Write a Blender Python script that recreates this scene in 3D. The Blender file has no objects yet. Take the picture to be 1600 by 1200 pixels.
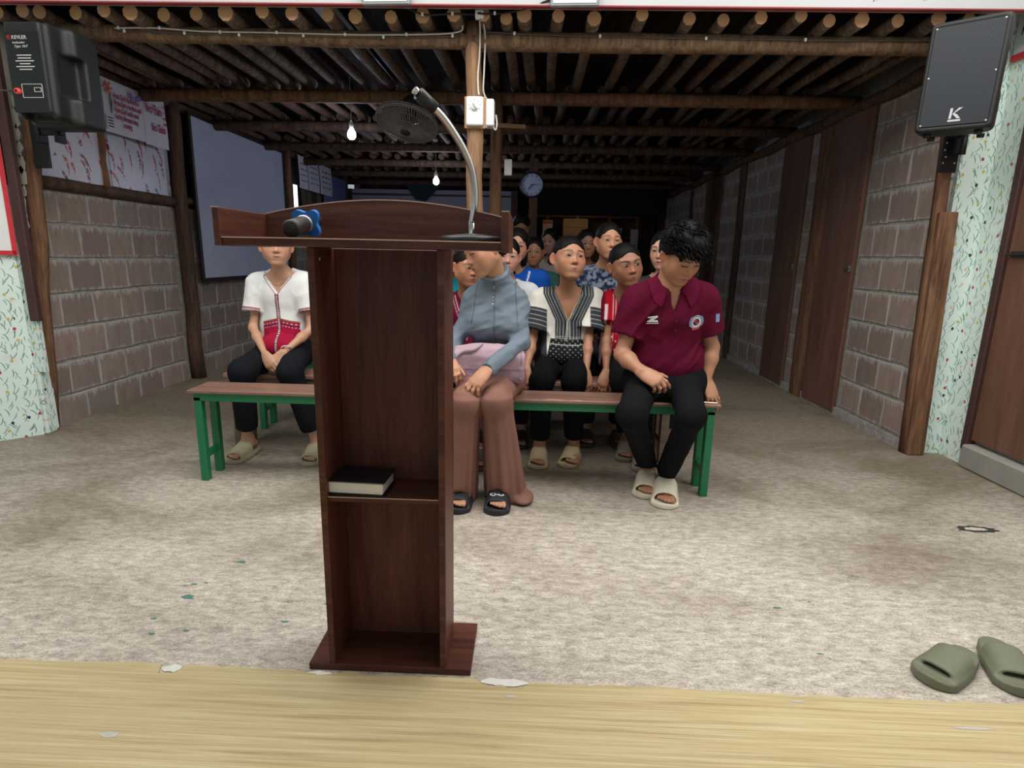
import bpy, math, random
import numpy as np
from math import radians, sin, cos, pi, sqrt, atan2
from mathutils import Vector, Matrix, Euler
from mathutils.bvhtree import BVHTree

random.seed(7)
S = bpy.context.scene
COL = S.collection

# ------------------------------------------------------------------ camera, world, lights, exposure
cam_d = bpy.data.cameras.new('camera'); cam = bpy.data.objects.new('camera', cam_d); COL.objects.link(cam)
cam_d.sensor_width = 36.0; cam_d.lens = 900 / 1600 * 36.0; cam_d.clip_start = 0.05; cam_d.clip_end = 100
cam.matrix_world = (Matrix.Translation((0, 0, 1.10)) @ Matrix.Rotation(radians(1.65), 4, 'Z')
                    @ Matrix.Rotation(pi / 2 - radians(12.53), 4, 'X') @ Matrix.Rotation(radians(1.2), 4, 'Z'))
S.camera = cam
S.view_settings.view_transform = 'Standard'; S.view_settings.look = 'None'
S.view_settings.gamma = 1.0; S.view_settings.use_curve_mapping = False
S.view_settings.exposure = -0.12

W = bpy.data.worlds.new('world'); S.world = W; W.use_nodes = True
bg = W.node_tree.nodes['Background']; bg.inputs[0].default_value = (0.80, 0.90, 1.0, 1); bg.inputs[1].default_value = 0.45

def area(name, loc, aim, sx, sy, power, col):
    d = bpy.data.lights.new(name, 'AREA'); d.shape = 'RECTANGLE'; d.size = sx; d.size_y = sy
    d.energy = power; d.color = col
    o = bpy.data.objects.new(name, d); COL.objects.link(o); o.location = loc
    o.rotation_euler = (Vector(aim) - Vector(loc)).to_track_quat('-Z', 'Y').to_euler()
    return o
# skylight sheets in the roof of the front hall, and the open daylight side behind the photographer
area('skylight', (0.25, 1.70, 3.05), (0.25, 1.75, 0), 5.0, 1.6, 165, (1.0, 0.965, 0.90))
area('daylight_opening', (0.3, -3.6, 1.9), (0.0, 3.0, 0.9), 6.0, 2.6, 17, (0.93, 0.97, 1.0))

# ------------------------------------------------------------------ small helpers
def lin(c):
    r = []
    for v in c[:3]:
        v = v / 255.0
        r.append(v / 12.92 if v <= 0.04045 else ((v + 0.055) / 1.055) ** 2.4)
    return (*r, 1.0)

class NT:
    """tiny wrapper that makes node graphs short to write"""
    def __init__(s, name, rough=0.6, metal=0.0, spec=0.5):
        s.m = bpy.data.materials.new(name); s.m.use_nodes = True; s.t = s.m.node_tree
        s.b = s.t.nodes['Principled BSDF']; s.b.inputs['Roughness'].default_value = rough
        s.b.inputs['Metallic'].default_value = metal; s.b.inputs['Specular IOR Level'].default_value = spec
    def n(s, typ, **kw):
        k = s.t.nodes.new('ShaderNode' + typ)
        for a, v in kw.items(): setattr(k, a, v)
        return k
    def l(s, a, b): s.t.links.new(a, b)
    def put(s, sock, v):
        if isinstance(v, bpy.types.NodeSocket): s.l(v, sock)
        elif v is not None: sock.default_value = v
    def coord(s, kind='Object', scale=(1, 1, 1), rot=(0, 0, 0), loc=(0, 0, 0), rnd=0.0):
        c = s.n('TexCoord').outputs[kind]
        if rnd:
            oi = s.n('ObjectInfo'); v = s.n('CombineXYZ')
            mu = s.math('MULTIPLY', oi.outputs['Random'], rnd)
            for i in range(3): s.l(mu, v.inputs[i])
            a = s.n('VectorMath', operation='ADD'); s.l(c, a.inputs[0]); s.l(v.outputs[0], a.inputs[1]); c = a.outputs[0]
        mp = s.n('Mapping'); s.l(c, mp.inputs[0])
        mp.inputs['Scale'].default_value = scale; mp.inputs['Rotation'].default_value = rot; mp.inputs['Location'].default_value = loc
        return mp.outputs[0]
    def noise(s, vec, scale=5, detail=4, rough=0.55, dist=0.0, out='Fac'):
        k = s.n('TexNoise'); s.l(vec, k.inputs['Vector'])
        k.inputs['Scale'].default_value = scale; k.inputs['Detail'].default_value = detail
        k.inputs['Roughness'].default_value = rough; k.inputs['Distortion'].default_value = dist
        return k.outputs[0] if out == 'Fac' else k.outputs['Color']
    def vor(s, vec, scale=5, feature='F1', rnd=1.0):
        k = s.n('TexVoronoi', feature=feature); s.l(vec, k.inputs['Vector']); k.inputs['Scale'].default_value = scale
        k.inputs['Randomness'].default_value = rnd
        return k
    def ramp(s, f, stops, interp='LINEAR'):
        k = s.n('ValToRGB'); s.l(f, k.inputs[0]); k.color_ramp.interpolation = interp
        e = k.color_ramp.elements
        while len(e) > 1: e.remove(e[-1])
        e[0].position = stops[0][0]; e[0].color = stops[0][1] if len(stops[0][1]) == 4 else (*stops[0][1], 1)
        for p, c in stops[1:]:
            q = e.new(p); q.color = c
        return k.outputs[0]
    def fr(s, f, a, b, lo=0.0, hi=1.0):
        k = s.n('MapRange'); s.l(f, k.inputs[0]); k.inputs[1].default_value = a; k.inputs[2].default_value = b
        k.inputs[3].default_value = lo; k.inputs[4].default_value = hi
        return k.outputs[0]
    def math(s, op, a, b=None, c=None):
        k = s.n('Math', operation=op)
        s.put(k.inputs[0], a)
        if b is not None: s.put(k.inputs[1], b)
        if c is not None: s.put(k.inputs[2], c)
        return k.outputs[0]
    def mix(s, f, a, b, mode='MIX'):
        k = s.n('Mix', data_type='RGBA', blend_type=mode)
        s.put(k.inputs[0], f); s.put(k.inputs[6], a); s.put(k.inputs[7], b)
        return k.outputs[2]
    def sep(s, v):
        k = s.n('SeparateXYZ'); s.l(v, k.inputs[0]); return k.outputs
    def color(s, c): s.put(s.b.inputs['Base Color'], c); return s
    def bump(s, h, strength=0.3, dist=0.01):
        k = s.n('Bump'); s.l(h, k.inputs['Height']); k.inputs['Strength'].default_value = strength
        k.inputs['Distance'].default_value = dist; s.l(k.outputs[0], s.b.inputs['Normal']); return s
    def rough(s, v): s.put(s.b.inputs['Roughness'], v); return s

MATS = {}
def plain(name, c, rough=0.6, metal=0.0, var=0.12, scale=30, bump=0.0, spec=0.5):
    """a flat colour with slight procedural mottling"""
    if name in MATS: return MATS[name]
    t = NT(name, rough, metal, spec); v = t.coord(rnd=3.0)
    f = t.noise(v, scale, 3)
    a = lin(c); d = tuple(x * (1 - var) for x in a[:3]) + (1,); e = tuple(min(1, x * (1 + var)) for x in a[:3]) + (1,)
    t.color(t.mix(f, d, e))
    if bump: t.bump(f, bump, 0.004)
    MATS[name] = t.m
    return t.m
def wood(name, dark, mid, light, axis='X', scale=1.0, rough=0.55, bump=0.12, rnd=5.0, fine=1.0):
    if name in MATS: return MATS[name]
    t = NT(name, rough)
    sc = {'X': (1.2, 14, 14), 'Y': (14, 1.2, 14), 'Z': (14, 14, 1.2)}[axis]
    v = t.coord(scale=tuple(q * scale for q in sc), rnd=rnd)
    big = t.noise(v, 1.1, 3, 0.5, 1.2); fin = t.noise(v, 9 * fine, 5, 0.7, 0.3)
    f = t.math('MULTIPLY_ADD', fin, 0.45, t.math('MULTIPLY', big, 0.6))
    t.color(t.ramp(f, [(0.28, lin(dark)), (0.5, lin(mid)), (0.74, lin(light))]))
    if bump: t.bump(f, bump, 0.004)
    MATS[name] = t.m
    return t.m
def vcol(name, rough=0.6, spec=0.4, sub=0.0, bump=0.0, bscale=300, metal=0.0, sheen=0.0):
    """material that reads the mesh's own colour attribute (dyed pattern, skin tone)"""
    if name in MATS: return MATS[name]
    t = NT(name, rough, metal, spec)
    a = t.n('VertexColor', layer_name='col'); t.color(a.outputs[0])
    if sub:
        t.b.inputs['Subsurface Weight'].default_value = sub
        t.b.inputs['Subsurface Radius'].default_value = (0.012, 0.005, 0.003); t.b.inputs['Subsurface Scale'].default_value = 1.0
    if bump: t.bump(t.noise(t.coord(), bscale, 2), bump, 0.002)
    if sheen: t.b.inputs['Sheen Weight'].default_value = sheen
    MATS[name] = t.m
    return t.m

class MB:
    """mesh builder collecting primitives into ONE mesh"""
    def __init__(s): s.v = []; s.f = []; s.mi = []; s.cur = 0; s.sm = []; s.smooth = False
    def _f(s, fs, n0):
        for f in fs: s.f.append(tuple(i + n0 for i in f)); s.mi.append(s.cur); s.sm.append(s.smooth)
    def box(s, c, d, rot=None, ch=0.0):
        """box with optional chamfered edges (ch)"""
        hx, hy, hz = d[0] / 2, d[1] / 2, d[2] / 2; n0 = len(s.v); c = Vector(c)
        if ch <= 0:
            P = [(x, y, z) for x in (-hx, hx) for y in (-hy, hy) for z in (-hz, hz)]
            F = [(0, 1, 3, 2), (4, 6, 7, 5), (0, 4, 5, 1), (2, 3, 7, 6), (0, 2, 6, 4), (1, 5, 7, 3)]
        else:
            ch = min(ch, hx * .9, hy * .9, hz * .9); P = []; F = []; idx = {}
            for sx in (-1, 1):
                for sy in (-1, 1):
                    for sz in (-1, 1):
                        for k in range(3):
                            p = [sx * hx, sy * hy, sz * hz]
                            for j in range(3):
                                if j != k: p[j] -= (sx, sy, sz)[j] * ch
                            idx[(sx, sy, sz, k)] = len(P); P.append(tuple(p))
            for k in range(3):
                a, b = [(1, 2), (2, 0), (0, 1)][k]
                for sg in (-1, 1):
                    q = []
                    for (u, w) in ((-1, -1), (1, -1), (1, 1), (-1, 1)):
                        t = [0, 0, 0]; t[k] = sg; t[a] = u; t[b] = w; q.append(idx[(*t, k)])
                    F.append(tuple(q if sg > 0 else q[::-1]))
            for k in range(3):
                a, b = [(1, 2), (2, 0), (0, 1)][k]
                for sa in (-1, 1):
                    for sb in (-1, 1):
                        q = []
                        for sg, kk in ((-1, a), (1, a), (1, b), (-1, b)):
                            t = [0, 0, 0]; t[k] = sg; t[a] = sa; t[b] = sb; q.append(idx[(*t, kk)])
                        F.append(tuple(q if sa * sb > 0 else q[::-1]))
            for sx in (-1, 1):
                for sy in (-1, 1):
                    for sz in (-1, 1):
                        q = [idx[(sx, sy, sz, k)] for k in range(3)]
                        F.append(tuple(q if sx * sy * sz > 0 else q[::-1]))
        for p in P:
            p = Vector(p)
            if rot is not None: p = rot @ p
            s.v.append(tuple(p + c))
        s._f(F, n0); return s
    def cone(s, p0, p1, r0, r1=None, n=12, cap=True, capm=None):
        r1 = r0 if r1 is None else r1; p0 = Vector(p0); p1 = Vector(p1); w = (p1 - p0).normalized()
        u = w.orthogonal().normalized(); v = w.cross(u); n0 = len(s.v)
        for p, r in ((p0, r0), (p1, r1)):
            for i in range(n):
                a = 2 * pi * i / n; s.v.append(tuple(p + u * cos(a) * r + v * sin(a) * r))
        s._f([(i, (i + 1) % n, n + (i + 1) % n, n + i) for i in range(n)], n0)
        if cap:
            sm = s.smooth; s.smooth = False; cu = s.cur
            if capm is not None: s.cur = capm
            s._f([tuple(range(n - 1, -1, -1)), tuple(range(n, 2 * n))], n0); s.smooth = sm; s.cur = cu
        return s
    def tube(s, pts, r, n=8, cap=True, closed=False, capm=None):
        pts = [Vector(p) for p in pts]; m = len(pts); n0 = len(s.v); u = None
        rr = r if isinstance(r, (list, tuple)) else [r] * m
        for k in range(m):
            if closed: w = pts[(k + 1) % m] - pts[k - 1]
            else: w = pts[min(k + 1, m - 1)] - pts[max(k - 1, 0)]
            w.normalize()
            u = w.orthogonal() if u is None else u - w * u.dot(w)
            if u.length < 1e-6: u = w.orthogonal()
            u.normalize(); v = w.cross(u)
            for i in range(n):
                a = 2 * pi * i / n; s.v.append(tuple(pts[k] + (u * cos(a) + v * sin(a)) * rr[k]))
        F = []
        for k in range(m if closed else m - 1):
            k2 = (k + 1) % m
            for i in range(n): F.append((k * n + i, k * n + (i + 1) % n, k2 * n + (i + 1) % n, k2 * n + i))
        s._f(F, n0)
        if cap and not closed:
            sm = s.smooth; s.smooth = False; cu = s.cur
            if capm is not None: s.cur = capm
            s._f([tuple(range(n - 1, -1, -1)), tuple((m - 1) * n + i for i in range(n))], n0); s.smooth = sm; s.cur = cu
        return s
    def lathe(s, prof, c=(0, 0, 0), rot=None, n=24):
        """prof: list of (radius, height)"""
        n0 = len(s.v); c = Vector(c); m = len(prof)
        for r, h in prof:
            for i in range(n):
                a = 2 * pi * i / n; p = Vector((r * cos(a), r * sin(a), h))
                if rot is not None: p = rot @ p
                s.v.append(tuple(p + c))
        s._f([(k * n + i, k * n + (i + 1) % n, (k + 1) * n + (i + 1) % n, (k + 1) * n + i) for k in range(m - 1) for i in range(n)], n0)
        return s
    def prism(s, poly, z0, z1, fn=lambda p: p):
        """extrude a 2-D polygon (ccw) from z0 to z1, fn maps (x,y,z) to the final point"""
        n0 = len(s.v); n = len(poly)
        for z in (z0, z1):
            for x, y in poly: s.v.append(tuple(fn((x, y, z))))
        s._f([(i, (i + 1) % n, n + (i + 1) % n, n + i) for i in range(n)], n0)
        s._f([tuple(range(n - 1, -1, -1)), tuple(range(n, 2 * n))], n0)
        return s
    def grid(s, fn, nu, nv):
        n0 = len(s.v)
        for j in range(nv + 1):
            for i in range(nu + 1): s.v.append(tuple(fn(i / nu, j / nv)))
        s._f([(j * (nu + 1) + i, j * (nu + 1) + i + 1, (j + 1) * (nu + 1) + i + 1, (j + 1) * (nu + 1) + i) for j in range(nv) for i in range(nu)], n0)
        return s
    def mesh(s, name, mats, base=(0, 0, 0)):
        me = bpy.data.meshes.new(name)
        v = s.v if base == (0, 0, 0) else [(p[0] - base[0], p[1] - base[1], p[2] - base[2]) for p in s.v]
        me.from_pydata(v, [], s.f)
        for m in (mats if isinstance(mats, (list, tuple)) else [mats]): me.materials.append(m)
        me.polygons.foreach_set('material_index', s.mi); me.polygons.foreach_set('use_smooth', s.sm); me.update()
        return me
    def build(s, name, mats, parent=None, base=(0, 0, 0), loc=None, rot=None):
        """base: point of the collected coordinates that becomes the object's origin"""
        return link(name, s.mesh(name, mats, base), parent, base if loc is None else loc, rot)

def link(name, me, parent=None, loc=(0, 0, 0), rot=None):
    o = bpy.data.objects.new(name, me); COL.objects.link(o); o.location = loc
    if rot is not None: o.rotation_euler = rot
    if parent is not None: o.parent = parent
    return o
def empty(name, loc=(0, 0, 0), rot=(0, 0, 0), parent=None):
    o = bpy.data.objects.new(name, None); COL.objects.link(o); o.location = loc; o.rotation_euler = rot; o.empty_display_size = 0.05
    if parent is not None: o.parent = parent
    return o
def tag(o, label=None, cat=None, group=None, kind=None):
    if label: o['label'] = label
    if cat: o['category'] = cat
    if group: o['group'] = group
    if kind: o['kind'] = kind
    return o
def struct(name, mb, mats, parent=None):
    o = mb.build(name, mats, parent)
    if parent is None: o['kind'] = 'structure'
    return o
def text(name, body, size, loc, rot, mat, parent=None, align='LEFT', ext=0.0004, shear=0.0, space=1.0, bold=0.0):
    c = bpy.data.curves.new(name, 'FONT'); c.body = body; c.size = size; c.extrude = ext; c.align_x = align; c.resolution_u = 2
    c.shear = shear; c.offset = bold; c.space_line = space
    t = bpy.data.objects.new(name, c); COL.objects.link(t)
    me = bpy.data.meshes.new_from_object(t.evaluated_get(bpy.context.evaluated_depsgraph_get())); me.name = name
    bpy.data.objects.remove(t); bpy.data.curves.remove(c); me.materials.clear(); me.materials.append(mat)
    o = bpy.data.objects.new(name, me); COL.objects.link(o); o.location = loc; o.rotation_euler = rot
    if parent is not None: o.parent = parent
    return o
# ================================================================== MATERIALS OF THE PLACE
def m_floor():
    t = NT('worn concrete', 0.62, spec=0.35); v = t.coord()
    big = t.noise(t.coord(scale=(.55, 1.0, 1)), 1.6, 4, .6, .6)
    scr = t.noise(t.coord(scale=(7, 17, 1)), 2.6, 9, .82, .35)
    fin = t.noise(t.coord(scale=(38, 62, 1)), 3.4, 6, .9)
    f = t.math('ADD', t.math('MULTIPLY', scr, .50), t.math('MULTIPLY', fin, .50))
    light = t.ramp(f, [(.37, lin((108, 98, 92))), (.45, lin((156, 147, 139))), (.51, lin((190, 181, 171))), (.57, lin((216, 209, 199))), (.64, lin((240, 235, 226)))])
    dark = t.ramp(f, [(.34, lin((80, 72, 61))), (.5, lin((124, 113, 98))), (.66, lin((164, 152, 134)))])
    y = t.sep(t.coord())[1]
    far = t.fr(t.math('ADD', y, t.math('MULTIPLY', big, 1.6)), 2.7, 4.1)      # foot-worn grime towards the benches, deepened to paint in light falloff
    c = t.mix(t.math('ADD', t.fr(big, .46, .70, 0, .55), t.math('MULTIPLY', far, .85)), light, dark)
    grn = t.vor(t.coord(scale=(1, 1.7, 1)), 3.4); msk = t.fr(t.math('ADD', grn.outputs['Distance'], t.math('MULTIPLY', fin, .05)), .055, .042)
    pick = t.fr(t.sep(grn.outputs['Color'])[0], .80, .81)
    c = t.mix(t.math('MULTIPLY', msk, pick), c, lin((72, 118, 104)))          # spilt green paint
    crk = t.vor(t.coord(scale=(1, 2.6, 1)), 16); ck = t.math('MULTIPLY', t.fr(crk.outputs['Distance'], .07, .03), t.fr(t.sep(crk.outputs['Color'])[1], .93, .94))
    c = t.mix(t.math('MULTIPLY', ck, .75), c, lin((70, 60, 52)))
    t.color(c); t.bump(f, .25, .006); t.rough(t.fr(f, .3, .7, .75, .5))
    return t.m
def m_block():
    t = NT('concrete block', .9, spec=.2); o = t.n('TexCoord').outputs['Object']; v = t.coord(rnd=9.0)
    oi = t.n('ObjectInfo').outputs['Random']
    base = t.ramp(oi, [(0, lin((140, 125, 118))), (.35, lin((155, 138, 129))), (.7, lin((166, 147, 137))), (1, lin((149, 137, 131)))])
    n = t.noise(t.coord(scale=(1, 1, .35), rnd=9.0), 16, 5, .65); base = t.mix(t.fr(n, .35, .7, 0, .5), base, lin((122, 109, 102)))
    s = t.sep(o); ey = t.math('SUBTRACT', .125, t.math('ABSOLUTE', s[1])); ez = t.math('SUBTRACT', .102, t.math('ABSOLUTE', s[2]))
    ztop = t.math('SUBTRACT', .105, s[2])
    e = t.math('MINIMUM', t.math('MULTIPLY', ey, 3.0), t.math('MINIMUM', ez, t.math('MULTIPLY', ztop, .5)))
    drip = t.noise(t.coord(scale=(1, 1, .25), rnd=5.0), 38, 4, .7)
    sm = t.fr(t.math('SUBTRACT', e, t.math('MULTIPLY', t.math('SUBTRACT', drip, .42), .10)), .012, -.004)
    c = t.mix(t.math('MULTIPLY', sm, .85), base, lin((184, 181, 178)))        # smeared mortar
    t.color(c); t.bump(t.noise(v, 60, 5, .7), .5, .006); return t.m
def m_mortar():
    t = NT('mortar', .95, spec=.15); n = t.noise(t.coord(), 25, 5, .7)
    t.color(t.ramp(n, [(.3, lin((134, 130, 126))), (.7, lin((184, 181, 178)))])); t.bump(n, .6, .01); return t.m
def m_wallpaper():
    """mint vinyl with scattered tulips: leaves, red, ochre, navy buds"""
    t = NT('tulip wallpaper', .45, spec=.4)
    co = t.n('TexCoord').outputs['Object']; s = t.sep(co)
    u = t.math('SUBTRACT', s[0], s[1]); uv = t.n('CombineXYZ'); t.l(u, uv.inputs[0]); t.l(s[2], uv.inputs[1]); uv = uv.outputs[0]
    base = t.mix(t.noise(uv, 6, 3), lin((216, 238, 232)), lin((234, 246, 243)))
    def spots(scale, off, ax, ay, rot, lo, hi, pick=None):
        mp = t.n('Mapping'); t.l(uv, mp.inputs[0]); mp.inputs['Location'].default_value = off; v = mp.outputs[0]
        k = t.vor(v, scale, rnd=.75); d = t.n('VectorMath', operation='SUBTRACT'); t.l(v, d.inputs[0]); t.l(k.outputs['Position'], d.inputs[1])
        r = t.n('VectorRotate', rotation_type='Z_AXIS'); t.l(d.outputs[0], r.inputs['Vector'])
        cc = t.sep(k.outputs['Color']); t.l(t.math('MULTIPLY_ADD', cc[1], rot[1] - rot[0], rot[0]), r.inputs['Angle'])
        q = t.sep(r.outputs[0]); bend = t.math('MULTIPLY', t.math('MULTIPLY', q[1], q[1]), 10.0)
        dx = t.math('DIVIDE', t.math('ADD', q[0], bend if ay > 2 * ax else 0.0), ax); dy = t.math('DIVIDE', q[1], ay)
        rr = t.math('ADD', t.math('MULTIPLY', dx, dx), t.math('MULTIPLY', dy, dy))
        m = t.fr(rr, 1.05, .8)
        if pick: m = t.math('MULTIPLY', m, t.math('LESS_THAN', cc[0], pick))
        return m, cc
    c = base
    for off in ((0, 0, 0), (.37, .21, 0), (.71, .63, 0)):
        m, cc = spots(14, off, .0027, .026, (-.7, .7), 0, 0)
        c = t.mix(m, c, t.mix(cc[2], lin((96, 148, 140)), lin((150, 186, 178))))
    m, cc = spots(11.5, (.11, .53, 0), .0080, .0097, (-.3, .3), 0, 0, .8)
    c = t.mix(m, c, t.ramp(cc[2], [(0, lin((184, 66, 62))), (.27, lin((206, 190, 112))), (.72, lin((44, 56, 78))), (.84, lin((232, 196, 160)))], 'CONSTANT'))
    st = t.noise(uv, 3, 5, .7); st2 = t.fr(st, .62, .72, 0, .35)
    c = t.mix(st2, c, lin((186, 170, 120)))
    t.color(c); t.bump(t.noise(uv, 9, 2), .25, .01); return t.m
def m_koi():
    t = NT('koi window film', .35, spec=.4); co = t.n('TexCoord').outputs['Object']; s = t.sep(co)
    uv = t.n('CombineXYZ'); t.l(s[1], uv.inputs[0]); t.l(s[2], uv.inputs[1]); uv = uv.outputs[0]
    c = lin((198, 196, 212))
    for off, cols in (((0, 0, 0), (lin((150, 40, 46)), lin((178, 84, 64)))), ((.4, .3, 0), (lin((92, 34, 70)), lin((176, 44, 52))))):
        mp = t.n('Mapping'); t.l(uv, mp.inputs[0]); mp.inputs['Location'].default_value = off; v = mp.outputs[0]
        k = t.vor(v, 5.2, rnd=.7); d = t.n('VectorMath', operation='SUBTRACT'); t.l(v, d.inputs[0]); t.l(k.outputs['Position'], d.inputs[1])
        cc = t.sep(k.outputs['Color']); r = t.n('VectorRotate', rotation_type='Z_AXIS'); t.l(d.outputs[0], r.inputs['Vector'])
        t.l(t.math('MULTIPLY_ADD', cc[1], .9, -.75), r.inputs['Angle']); q = t.sep(r.outputs[0])
        taper = t.math('MULTIPLY_ADD', q[1], .10, .0115)
        dx = t.math('DIVIDE', t.math('ADD', q[0], t.math('MULTIPLY', t.math('MULTIPLY', q[1], q[1]), 3.0)), taper); dy = t.math('DIVIDE', q[1], .078)
        rr = t.math('ADD', t.math('MULTIPLY', dx, dx), t.math('MULTIPLY', dy, dy))
        patch = t.fr(t.noise(uv, 45, 2), .40, .46)
        c = t.mix(t.math('MULTIPLY', t.fr(rr, 1.1, .7), patch), c, t.mix(cc[2], cols[0], cols[1]))
    t.color(c); return t.m
def m_log(name, dark, mid, light, rough=.75):
    t = NT(name, rough, spec=.25); v = t.coord(scale=(18, 18, 1.6), rnd=11.0)
    a = t.noise(v, 1.3, 5, .65, .8); b = t.noise(t.coord(scale=(60, 60, 5), rnd=3.0), 1.5, 4, .7)
    kn = t.vor(t.coord(scale=(7, 7, 2.2), rnd=4.0), 1.6); kf = t.fr(kn.outputs['Distance'], .16, .05, 0, .55)
    f = t.math('MULTIPLY_ADD', b, .4, t.math('MULTIPLY', a, .62))
    c = t.ramp(f, [(.34, lin(dark)), (.52, lin(mid)), (.7, lin(light))])
    t.color(t.mix(kf, c, lin(dark))); t.bump(f, .6, .012); return t.m
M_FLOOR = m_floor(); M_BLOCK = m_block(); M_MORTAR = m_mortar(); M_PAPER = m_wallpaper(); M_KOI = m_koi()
M_LOG = m_log('peeled log', (74, 58, 46), (124, 99, 78), (160, 130, 102))
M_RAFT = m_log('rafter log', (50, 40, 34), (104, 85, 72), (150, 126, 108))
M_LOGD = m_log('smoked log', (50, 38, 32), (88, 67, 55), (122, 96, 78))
M_POST = m_log('reddish post', (72, 48, 36), (118, 86, 66), (152, 116, 90))
def m_endgrain():
    t = NT('sawn end grain', .8, spec=.2); o = t.n('TexCoord').outputs['Object']; w = t.n('TexWave', wave_type='RINGS', rings_direction='Y')
    t.l(o, w.inputs[0]); w.inputs['Scale'].default_value = 60; w.inputs['Distortion'].default_value = 3
    t.color(t.mix(w.outputs[1], lin((178, 134, 98)), lin((214, 172, 132)))); return t.m
M_END = m_endgrain()
def m_roof():
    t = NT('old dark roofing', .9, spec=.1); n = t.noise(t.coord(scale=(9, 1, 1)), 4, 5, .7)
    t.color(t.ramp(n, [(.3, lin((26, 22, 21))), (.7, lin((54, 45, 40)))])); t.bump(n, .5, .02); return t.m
def m_mat():
    t = NT('wood print vinyl', .5, spec=.35); v = t.coord(scale=(.7, 34, 1))
    a = t.noise(v, 2.4, 7, .7, .5); b = t.noise(t.coord(scale=(1.6, 190, 1)), 1.6, 4, .75, .3); big = t.noise(t.coord(), 1.4, 3)
    f = t.math('MULTIPLY_ADD', b, .5, t.math('MULTIPLY', a, .55))
    c = t.ramp(f, [(.35, lin((134, 115, 82))), (.44, lin((170, 151, 112))), (.54, lin((191, 174, 134))), (.68, lin((212, 200, 166)))])
    t.color(t.mix(t.fr(big, .4, .7, 0, .35), c, lin((178, 163, 126)))); t.bump(f, .12, .003); return t.m
M_WHITE = plain('painted white board', (226, 230, 232), .5, var=.04, scale=3)
M_RED = plain('red painted trim', (150, 58, 62), .55, var=.15)
M_BRIGHTRED = plain('bright red edging', (200, 34, 52), .5)
M_MAROON = plain('maroon door paint', (70, 42, 40), .6, var=.3, scale=14)
M_DOOR = wood('brown plywood door', (88, 60, 48), (112, 79, 65), (130, 95, 80), 'Z', .5, .5)
M_DOORD = wood('dark plywood door', (78, 54, 44), (102, 74, 60), (120, 88, 72), 'Z', .5, .6)
M_STEEL = plain('zinc metal', (170, 170, 172), .35, metal=.9)
M_DARKMETAL = plain('dark metal', (60, 58, 56), .45, metal=.6)
M_BLACKP = plain('black plastic', (24, 25, 28), .5, var=.1)
M_WHITEP = plain('white plastic', (236, 238, 240), .35, var=.02)
M_PLASTER = plain('peeling plaster', (168, 164, 152), .9, var=.2, scale=12, bump=.4)
M_CEMENT = plain('kerb cement', (150, 148, 142), .85, var=.2, scale=9, bump=.4)

# ================================================================== SETTING
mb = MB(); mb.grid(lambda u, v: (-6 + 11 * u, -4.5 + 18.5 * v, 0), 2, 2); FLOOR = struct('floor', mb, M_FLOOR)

# vinyl sheet the camera looks over, torn along its far edge
rng = random.Random(4)
pts = []; x = -3.0
notch = [(-.962, -.905, .03), (-.575, -.50, .013), (-.115, .02, .015)]
while x < 2.4:
    y = 1.322 + .0035 * sin(x * 5) + rng.uniform(-.004, .004) - (.012 if x > -.1 else 0)
    for a, b, d in notch:
        if a < x < b: y -= d * (0.7 + .5 * rng.random())
    pts.append((x, y)); x += .014
mb = MB(); mb.prism([(-3.0, -4.3), (2.4, -4.3)] + pts[::-1], .0005, .004)
VM = mb.build('vinyl_sheet', m_mat(), base=(0, -1.5, 0)); tag(VM, 'yellowish wood-print vinyl sheet with a torn far edge in front of the lectern', 'floor covering')
mb = MB()
for (cx, cy, rx_, ry_) in ((-.944, 1.09, .024, .0085), (-.30, .985, .03, .009), (1.10, 1.22, .055, .0045), (.71, 1.285, .022, .003), (-.02, 1.26, .018, .004)):
    n = 14; mb.prism([(cx + rx_ * cos(2 * pi * i / n) * rng.uniform(.7, 1.1), cy + ry_ * sin(2 * pi * i / n) * rng.uniform(.7, 1.1)) for i in range(n)], .004, .0048)
o = mb.build('worn_patch', plain('bare grey backing', (186, 182, 180), .8, var=.15, scale=60), VM); o.location = (0, 1.5, 0); o['kind'] = 'stuff'
# torn flakes lying in the notches of its edge
for i, (a, b, d) in enumerate(notch):
    n = 12; mb = MB(); w = (b - a) / 2
    mb.prism([(w * cos(2 * pi * k / n) * rng.uniform(.8, 1.1), .016 * sin(2 * pi * k / n) * rng.uniform(.6, 1.1)) for k in range(n)], 0, .002)
    mb.build('torn_backing', plain('bare white backing', (214, 212, 208), .8, var=.12, scale=60), VM, loc=((a + b) / 2, 1.5 + 1.312, .001))

# oil-dark rimmed patch on the floor right of the bench
mb = MB(); n = 26; ring = []
for i in range(n):
    a = 2 * pi * i / n; ring.append((1.93 + .085 * cos(a) * rng.uniform(.8, 1.15), 2.335 + .03 * sin(a) * rng.uniform(.75, 1.2)))
inner = [(1.925 + (x - 1.93) * .55, 2.335 + (y - 2.335) * .5) for x, y in ring]
n0 = len(mb.v)
for x, y in ring: mb.v.append((x, y, .0012))
for x, y in inner: mb.v.append((x, y, .0016))
mb._f([(i, (i + 1) % n, n + (i + 1) % n, n + i) for i in range(n)], n0)
mb.cur = 1; mb._f([tuple(range(n, 2 * n))], n0)
o = mb.build('floor_stain', [plain('tar', (52, 50, 50), .7), plain('pale patch', (196, 190, 178), .7, scale=60)], FLOOR)

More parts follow.
